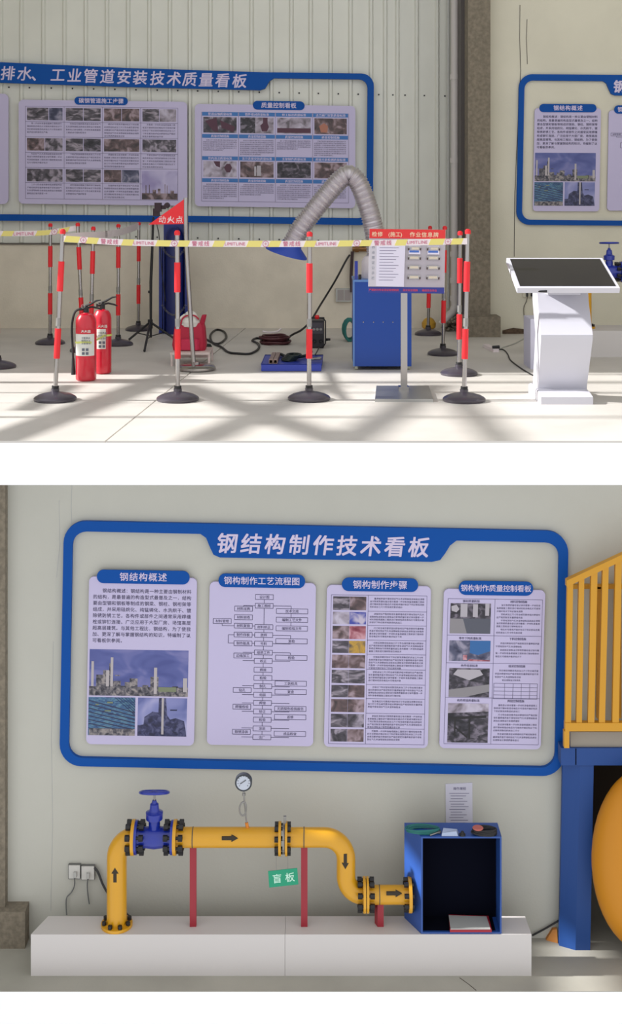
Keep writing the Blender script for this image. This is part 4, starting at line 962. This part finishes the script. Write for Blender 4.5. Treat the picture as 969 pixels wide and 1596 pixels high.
    flange(567.5, 1394.5, 4, 26); flange(572.5, 1394.5, 3.5, 26); bolts(557, 583, 1394.5, 21, 4.2)
    flange(638.5, 1394.5, 5, 25.5); bolts(629, 644, 1394.5, 21, 3.6)
    for x in (301, 474): part('weld_seam', MB().lathe(Q(x - .5, 1305), [(15.3 * k, -.7 * k), (15.3 * k, .7 * k)], 24, 'x'), M_GROOVE, t)
    part('weld_seam', MB().lathe(Q(591, 1394.5), [(14.3 * k, -.7 * k), (14.3 * k, .7 * k)], 24, 'x'), M_GROOVE, t)
    for x in (301, 474): part('support_post', MB().box(Q(x - 5, 0).x, Q(x + 5, 0).x, dc - .02, dc + .02, Q(0, 1442.3).z, Q(0, 1314).z), M_DRED, t, smooth=False)
    part('support_post', MB().loft([[(Q(588, 0).x, dc - .02, z), (Q(597.5, 0).x, dc - .02, z), (Q(596, 0).x, dc + .03, z), (Q(584, 0).x, dc + .03, z)] for z in (Q(0, 1442.3).z, Q(0, 1402).z)]), M_DRED, t, smooth=False)
    # arrows on the pipes
    def arrow(cx, cy, ang, L_=24, rp=15.2):
        pts = [(-L_ / 2, -2.6), (L_ * .1, -2.6), (L_ * .1, -5.4), (L_ / 2, 0), (L_ * .1, 5.4), (L_ * .1, 2.6), (-L_ / 2, 2.6)]
        ca, sa = math.cos(ang), math.sin(ang); df = dc - rp * k - .001
        part('flow_arrow', MB().plate([(cx + x * ca - y * sa, cy + x * sa + y * ca) for x, y in pts], df, df + .012), mat('arrow_black', (44, 34, 16), .6), t, smooth=False)
    arrow(179, 1364, -math.pi / 2, 23, 15.5); arrow(358, 1307, 0, 25); arrow(538, 1343, math.pi / 2, 24, 14.6); arrow(614, 1393, 0, 24, 14)
    # gauge
    g_ = part('gauge_case', MB().lathe(Q(379.5, 1218.5), [(13.3 * k, -.02), (13.3 * k, .02), (10 * k, .024)], 32, 'y'), mat('gauge_black', (50, 54, 60), .4), t, label='round pressure gauge on a coiled siphon')
    part('gauge_face', MB().lathe(Q(379.5, 1218.5), [(10.8 * k, -.021), (10.8 * k, -.018)], 32, 'y'), mat('gauge_face', (190, 196, 208), .4), g_)
    dc2 = dc - .024; q = MB()
    for i in range(11):
        a = math.radians(225 - 27 * i); q.tube([P(379.5 + 8 * math.cos(a), 1218.5 - 8 * math.sin(a), dc2), P(379.5 + 10 * math.cos(a), 1218.5 - 10 * math.sin(a), dc2)], .0016, 4)
    q.tube([P(374, 1222, dc2), P(383, 1216, dc2)], .0028, 5); part('needle_and_scale', q, M_BLACK, g_)
    part('gauge_stem', MB().tube([Q(380, 1232), Q(380.5, 1246)], 1.2 * k, 8).tube([Q(380, 1236), Q(380, 1240)], 2.6 * k, 6), M_STEELD, t)
    sp = [(380.5, 1246), (380.5, 1250), (376, 1252), (373, 1260), (374.5, 1269), (379, 1272), (383, 1266), (383, 1256), (380, 1250)]
    V = [Q(x, y, .012 * i / 8) for i, (x, y) in enumerate(sp)] + [Q(382, 1262, .02), Q(383, 1274, .01), Q(384.5, 1285)]
    part('siphon_loop', MB().tube(smoothpath(V, 6), 1.3 * k, 8), M_STEELD, t)
    part('gauge_nipple', MB().tube([Q(384, 1282), Q(386, 1292)], 2.6 * k, 8), mat('nipple_orange', (214, 130, 40), .4), t)
    return t
rig(9.4, lambda x, y: (x, y), 1.0, 'yellow pipe run with blue gate valve, gauge and red supports on platform')
rig(12.1, lambda x, y: (949 + (x - 240.5) * .64, 380 + (y - 1237) * .64), .64, 'yellow pipe end with blue gate valve seen behind the kiosk', short=True)
zpt = P(0, 380 + (1442.3 - 1237) * .64, 12.1).z
pu = thing('display_platform', 'white plinth behind the kiosk carrying the far blue valve', 'platform', (P(1000, 0, 11.8).x, 11.9, 0))
part('plinth_box', MB().box(P(921, 0, 11.85).x - .5, P(1180, 0, 11.85).x, 11.85, 12.4, 0, zpt), M_PLAT, pu, smooth=False)

# ------------------------------------------------------------------ lower hall
ZL = P(0, 1521, 9.284).z; ZP = P(0, 1456.5, 9.284).z; DWL = 9.76; DFR = F * (CH - ZL) / (1545 - YH)
xo = P(884, 0, DWL).x
struct('floor_lower', MB().box(-5, 6, DFR, 11.2, ZL - .004, ZL), M_FLOOR2)
struct('wall_front', MB().box(-5, 6, DFR + .001, 11.2, ZL - 1.6, ZL - .005), WHITE)
zd = P(0, 1172, DWL).z
wl_ = struct('wall_lower', MB().box(-5, xo, DWL, 11.2, ZL, -SLAB).box(xo, 6, DWL, 11.2, zd, -SLAB), M_LOWWALL)
struct('wall_recess', MB().box(xo, 6, 10.7, 11.2, ZL, zd), M_RECESS_SHADE)
struct('wall_recess_side_shade', MB().box(xo - .002, xo + .01, DWL + .01, 10.7, ZL, zd), M_RECESS_SHADE)
struct('wall_left_lower', MB().box(-5.2, -5, D0, 11.2, ZL - .2, -SLAB), M_LOWWALL)
for pts in ([(112, 756), (111, 790), (112, 830)], [(92, 780), (93, 850), (88, 900)], [(83, 1000), (80, 1150), (82, 1280), (79, 1420)]):
    part('crack', MB().tube([P(a, b_, DWL) for a, b_ in pts], .0025, 5), M_GREY, wl_)
pl_ = struct('trim_2', MB().box(P(-60, 0, 9.68).x, P(8, 0, 9.68).x, 9.68, 9.8, ZL, -SLAB), M_CONC)
part('footing', MB().box(P(-60, 0, 9.62).x, P(39, 0, 9.62).x, 9.62, 9.8, ZL, P(0, 1421, 9.62).z), M_CONC, pl_, smooth=False)
steel_board(DWL, lambda x, y: (x, y), 'above the yellow pipe run')
part('crack', MB().tube([(P(716, 1524, DF(1524, ZL)).x, DF(1524, ZL), ZL), (P(730, 1534, DF(1534, ZL)).x, DF(1534, ZL), ZL), (P(742, 1544, DF(1544, ZL)).x, DF(1544, ZL), ZL)], .003, 5), M_GROOVE, bpy.data.objects['floor_lower'])
# platform
dpf, dpb = 9.284, F * (CH - ZP) / (1428 - YH)
pf = thing('display_platform', 'long low white platform under the yellow pipe run and blue box', 'platform', (P(440, 0, 9.4).x, 9.4, ZL))
A = [(P(48, 0, dpf).x, dpf), (P(828, 0, dpf).x, dpf), (P(818, 0, dpb).x, dpb), (P(75, 0, dpb).x, dpb)]
xm_ = P(444, 0, dpf).x; Am = (xm_, dpf); Bm = (xm_, dpb)
for poly in ([A[0], (xm_ - .001, dpf), (xm_ - .001, dpb), A[3]], [(xm_ + .001, dpf), A[1], A[2], (xm_ + .001, dpb)]):
    part('platform_panel', MB().loft([[(x, y, z) for x, y in poly] for z in (ZL, ZP)]), M_PLAT, pf, smooth=False)
# open blue box
t = thing('blue_box', 'blue open-fronted steel box at the right end of the platform', 'box', P(718, 1456, 9.3))
d0, d1 = 9.292, 9.5
Zb, Zt = ZP, P(0, 1304, d0).z
xl0, xl1, xr0, xr1 = P(656, 0, d0).x, P(630, 0, d1).x, P(781.5, 0, d0).x, P(775, 0, d1).x
th = .012
def pl4(a, b_, c_, e_, z0, z1): return MB().loft([[(x, y, z0) for x, y in (a, b_, c_, e_)], [(x, y, z1) for x, y in (a, b_, c_, e_)]])
part('left_side', pl4((xl0, d0), (xl0 + th, d0), (xl1 + th, d1), (xl1, d1), Zb, Zt), M_BOXB, t, smooth=False)
part('right_side', pl4((xr0 - th, d0), (xr0, d0), (xr1, d1), (xr1 - th, d1), Zb, Zt), M_BOXB, t, smooth=False)
part('top_sheet', pl4((xl0 + th, d0), (xr0 - th, d0), (xr1 - th, d1), (xl1 + th, d1), Zt - th, Zt), M_BOXB, t, smooth=False)
part('bottom_sheet', pl4((xl0 + th, d0), (xr0 - th, d0), (xr1 - th, d1), (xl1 + th, d1), Zb, Zb + th), M_BOXB, t, smooth=False)
part('inner_shade', MB().box(xl1 + th, xr1 - th, d1 - .01, d1, Zb + th, Zt - th), M_NAVY, t, smooth=False, label='near-black inner back, shade painted in')  # near-black sheets added to paint in the shade inside the box
part('inner_shade', pl4((xl0 + th + .001, d0 + .012), (xl0 + th + .004, d0 + .012), (xl1 + th + .004, d1 - .01), (xl1 + th + .001, d1 - .01), Zb + th, Zt - th), M_NAVY, t, smooth=False)
part('inner_shade', pl4((xl0 + th + .004, d0 + .02), (xr0 - th - .03, d0 + .02), (xr1 - th - .03, d1 - .01), (xl1 + th + .004, d1 - .01), Zb + th, Zb + th + .003), M_NAVY, t, smooth=False)
# papers in the box
zb = Zb + th + .004
def onz(px, py, z): dd_ = F * (CH - z) / (py - YH); q = P(px, py, dd_); return (q.x, q.y)
t = thing('document_tray', 'grey sheets lying on a red folder inside the blue box', 'papers', (onz(733, 1445, zb)[0], onz(733, 1445, zb)[1], zb))
A = [onz(701, 1453, zb), onz(766, 1453, zb), onz(761, 1432, zb), onz(699, 1430, zb)]
part('red_folder', MB().loft([[(x, y, z) for x, y in A] for z in (zb, zb + .022)]), mat('folder_red', (160, 26, 44), .5), t, smooth=False)
B = [onz(702, 1449, zb + .022), onz(764, 1449, zb + .022), onz(758, 1430, zb + .022), onz(699, 1428, zb + .022)]
part('paper_stack', MB().loft([[(x, y, z) for x, y in B] for z in (zb + .0225, zb + .03)]), mat('grey_sheet', (176, 176, 172), .6), t, smooth=False)
# things on the box
zt_ = Zt + .001
def coil(px, py, rx, ry, n, r, seed=0):
    rnd = random.Random(seed); x, y = onz(px, py, zt_); m_ = MB()
    for k in range(n):
        f_ = 1 - .12 * rnd.random(); ox = .006 * rnd.uniform(-1, 1)
        m_.tube([(x + ox + rx * f_ * math.cos(a), y + ry * f_ * math.sin(a), zt_ + r + k * r * 1.1 + .003 * math.sin(2 * a + k)) for a in [i * math.pi / 12 for i in range(24)]], r, 6, closed=True)
    return m_, (x, y, zt_)
m_, o_ = coil(659, 1296, .125, .05, 5, .005, 1)
solo('cable_coil', m_, M_TEAL, 'teal cable coil lying on the left of the blue box top', 'cable coil', o_)
m_, o_ = coil(755, 1300, .09, .045, 5, .007, 2)
solo('cable_coil', m_, M_BLACK, 'black cable coil lying on the right end of the blue box top', 'cable coil', o_)
x, y = onz(745, 1297, zt_ + .03)
solo('tape_roll', MB().lathe((x, y + .02, zt_ + .045), [(.035, 0), (.04, .006), (.035, .012)], 16), mat('dusty_orange', (190, 104, 92), .6), 'dull orange disc on top of the black cable coil', 'disc', (x, y, zt_ + .04))
x, y = onz(700, 1300, zt_)
solo('clear_bag', MB().loft([[(x - .06, y - .03, zt_), (x + .06, y - .03, zt_), (x + .07, y + .03, zt_), (x - .05, y + .04, zt_)], [(x - .055, y - .025, zt_ + .02), (x + .05, y - .02, zt_ + .03), (x + .06, y + .03, zt_ + .022), (x - .04, y + .03, zt_ + .03)]]), mat('film_pale', (170, 184, 210), .2), 'crumpled pale plastic bag in the middle of the blue box top', 'bag', (x, y, zt_))
x, y = onz(716, 1302, zt_)
solo('gate_clamp', MB().lathe((x + .02, y, zt_), [(.022, 0), (.024, .01), (.014, .018), (.01, .03)], 12), M_BLACK, 'small black knob beside the plastic bag on the blue box', 'knob', (x, y, zt_))
x, y = onz(677, 1301, zt_)
solo('spanner', MB().tube([(x - .035, y - .02, zt_ + .006), (x + .03, y + .015, zt_ + .01)], .006, 6).lathe((x + .035, y + .018, zt_ + .01), [(.013, -.005), (.013, .005)], 8), M_STEELD, 'small steel spanner beside the teal cable coil', 'tool', (x, y, zt_))
# notice on the wall
t = thing('wall_notice', 'white printed notice sheet taped to the wall above the blue box', 'notice', P(715, 1296, DWL))
part('sheet', MB().plate([(694, 1222), (736, 1220), (736.5, 1296), (695, 1297)], DWL - .006, DWL - .001), mat('notice_paper', (206, 204, 218), .6), t, smooth=False)
q = MB(); text(q, '操作规程', 716, 1229, 5, DWL - .007, off=.02)
for k in range(13): q.plate(rect(700 + (2 if k % 3 else 0), 1236 + 4.2 * k, 731 - (k * 5 % 12), 1236.8 + 4.2 * k), DWL - .007, DWL - .0065)
part('lettering', q, M_LINE, t, smooth=False, recalc=False, kind='stuff')
# green tag
dt = 9.36
t = thing('hanging_tag', 'green tag hung by two wires below the flange with the blind plate', 'tag', P(441, 1380, dt))
tm_ = lambda x, y: (x + .07 * (y - 1368), y - .11 * (x - 441))
tg = part('tag_plate', MB().plate(rect(418.5, 1355.5, 464, 1381), dt - .004, dt, mp=tm_), M_GREEN, t, smooth=False)
part('lettering', text(MB(), '盲板', 441.5, 1368.5, 15, dt - .0055, tm_, off=.02, pitch=20), mat('tag_white', (196, 236, 216), .5), tg, smooth=False, recalc=False, kind='stuff')
for x, yb_ in ((430.5, 1358), (448.5, 1356)): part('wire', MB().tube([P(x, 1328, dt), P(x, yb_, dt)], .0018, 5), M_STEELD, t)
# sockets at left
for k, (x0_, x1_, y0_, y1_, lb) in enumerate(((107, 124.5, 1349, 1369.5, 'left wall socket beside the yellow riser, grey wire curling down'), (127, 146.5, 1350.5, 1371, 'right wall socket beside the yellow riser, thick dark wire at its corner'))):
    t = thing('wall_socket', lb, 'socket', P((x0_ + x1_) / 2, y1_, DWL), 'pair of wall sockets beside the yellow riser')
    part('back_box', MB().pbox(x0_ - .8, y0_ - .8, x1_ + .8, y1_ + .8, DWL - .03, DWL), mat('socket_edge', (110, 110, 108), .5), t, smooth=False)
    part('face_plate', MB().pbox(x0_, y0_, x1_, y1_, DWL - .036, DWL - .03), mat('socket_white', (206, 204, 198), .4), t, smooth=False)
    part('plug', MB().pbox(x0_ + 7, y1_ - 9, x0_ + 12, y1_ - 1, DWL - .06, DWL - .036), M_GREY, t, smooth=False)
D_ = DWL - .03
sw = [[(116, 1366, D_ - .02), (116, 1380, D_), (111, 1391, D_ + .01), (104, 1399, D_ + .01), (103, 1412, D_ + .01), (104, 1426, D_)],
      [(137, 1368, D_ - .02), (136, 1380, D_), (137, 1395, D_ + .01), (139, 1409, D_ + .01)]]
for s, lb in zip(sw, ('thin grey wire curling down from the left wall socket', 'thin grey wire hanging from the right wall socket')): cable('wire', lb, s, .0045, mat('wire_grey', (110, 112, 112), .5), cat='wire')
cable('wire', 'thick dark wire from the right socket passing behind the yellow riser', [(147, 1352, D_), (153, 1360, D_), (160, 1378, D_), (170, 1395, D_), (185, 1412, D_ - .03), (203, 1430, D_ - .06)], .009, mat('wire_dark', (58, 58, 60), .5), cat='wire')
cable('wire', 'dark conduit from the platform corner to the blue column', [(829, 1458, DWL - .02), (848, 1448, DWL - .02), (872, 1434, DWL - .02)], .007, M_BLACK, cat='wire')

# ------------------------------------------------------------------ steel stage at the right
t = thing('steel_stage', 'blue steel stage frame with yellow guard rail at the right edge', 'stage', (P(896, 0, 9.61).x, 9.61, ZL))
def colring(z, s):
    return [(P(868 + 6 * s, 0, 9.74).x, 9.66, z), (P(896 + 8 * s, 0, 9.61).x, 9.6, z), (P(919 + 6 * s, 0, 9.61).x, 9.6, z), (P(919 + 6 * s, 0, 9.61).x, 9.70, z), (P(868 + 6 * s, 0, 9.74).x, 9.70, z)]
zt2 = P(0, 1166, 9.6).z
part('column', MB().loft([colring(ZL, 0), colring(zt2, 1)]), M_FRAMEB, t, smooth=False)
part('beam', MB().pbox(874, 1166, 1110, 1193, 9.58, 9.70), M_FRAMEB, t, smooth=False)
part('beam_joint', MB().pbox(896.5, 1167, 898, 1192, 9.577, 9.58), M_NAVY, t, smooth=False)
part('deck_edge', MB().pbox(889, 1141, 1110, 1165.5, 9.6, 9.755), mat('deck_grey', (150, 142, 130), .6), t, smooth=False)
dr = 9.54
part('bottom_rail', MB().pbox(880.5, 1127, 1110, 1140, dr - .02, dr + .03), M_RAILY, t, smooth=False)
part('foot_post', MB().pbox(879, 1140, 887, 1166, dr - .02, dr + .03), M_RAILY, t, smooth=False)
def topy(x): return 908 - .47 * (x - 884)
part('top_rail', MB().plate([(883, 905), (1110, 905 - .47 * 227), (1110, 915 - .47 * 227), (883, 915)], dr - .025, dr + .035), M_RAILY, t, smooth=False)
for xt, xb_, w_ in ((884, 880.5, 9), (902, 898, 8.5), (921, 916, 10), (939, 933, 9.5), (959, 954, 10), (980, 976, 10), (1001, 998, 10), (1030, 1028, 10), (1060, 1059, 10), (1095, 1095, 10)):
    part('baluster', MB().plate([(xt, topy(xt) + 3), (xt + w_, topy(xt + w_) + 3), (xb_ + w_, 1130), (xb_, 1130)], dr - .015, dr + .025), M_RAILY, t, smooth=False)
dr2 = 9.68
part('rear_rail', MB().pbox(885, 912, 1110, 918, dr2, dr2 + .04), M_RAILY, t, smooth=False)
for x in (930, 961, 1000): part('rear_baluster', MB().pbox(x, 915, x + 7, 1120, dr2, dr2 + .04), M_RAILY, t, smooth=False)
part('rear_column', MB().box(P(1085, 0, 9.6).x, P(1110, 0, 9.6).x, 9.6, 9.75, ZL, zt2), M_FRAMEB, t, smooth=False)
# tank
rz = 141 * 9.47 / F; cx_, cz_ = P(1005, 0, 9.47).x, P(0, 1340, 9.47).z
t = thing('storage_tank', 'large yellow tank with a rounded end under the blue stage', 'tank', (P(1060, 0, 9.45).x, 9.45, ZL))
rings = []
for i in range(13):
    a = math.pi / 2 * i / 12; x = cx_ - 83 * 9.47 / F * math.cos(a); s_ = max(.02, math.sin(a))
    rings.append([(x, 9.47 + .24 * s_ * math.cos(b_), cz_ + rz * s_ * math.sin(b_)) for b_ in [k * math.pi / 24 for k in range(48)]])
part('dished_end', MB().loft(rings), mat('tank_yellow', (200, 130, 4), .5), t)
rings = [[(x, 9.47 + .24 * math.cos(b_), cz_ + rz * math.sin(b_)) for b_ in [k * math.pi / 24 for k in range(48)]] for x in (cx_, cx_ + 1.2)]
part('shell', MB().loft(rings), mat('tank_yellow', (200, 130, 4), .5), t)
part('saddle', MB().box(cx_ + .1, cx_ + .3, 9.3, 9.6, ZL, cz_ - rz + .02), M_FRAMEB, t, smooth=False)
q = onz(862, 1468, ZL)
solo('floor_bracket', MB().loft([[(q[0] - .05, q[1] + .02, ZL), (q[0] + .03, q[1] - .02, ZL), (q[0] + .03, q[1] + .04, ZL), (q[0] - .05, q[1] + .06, ZL)], [(q[0] + .0, q[1] + .02, ZL + .08), (q[0] + .03, q[1] + .01, ZL + .09), (q[0] + .03, q[1] + .04, ZL + .09), (q[0], q[1] + .05, ZL + .08)]]), mat('bracket_orange', (200, 130, 60), .6), 'small orange wedge on the floor left of the blue column', 'bracket', (q[0], q[1], ZL))
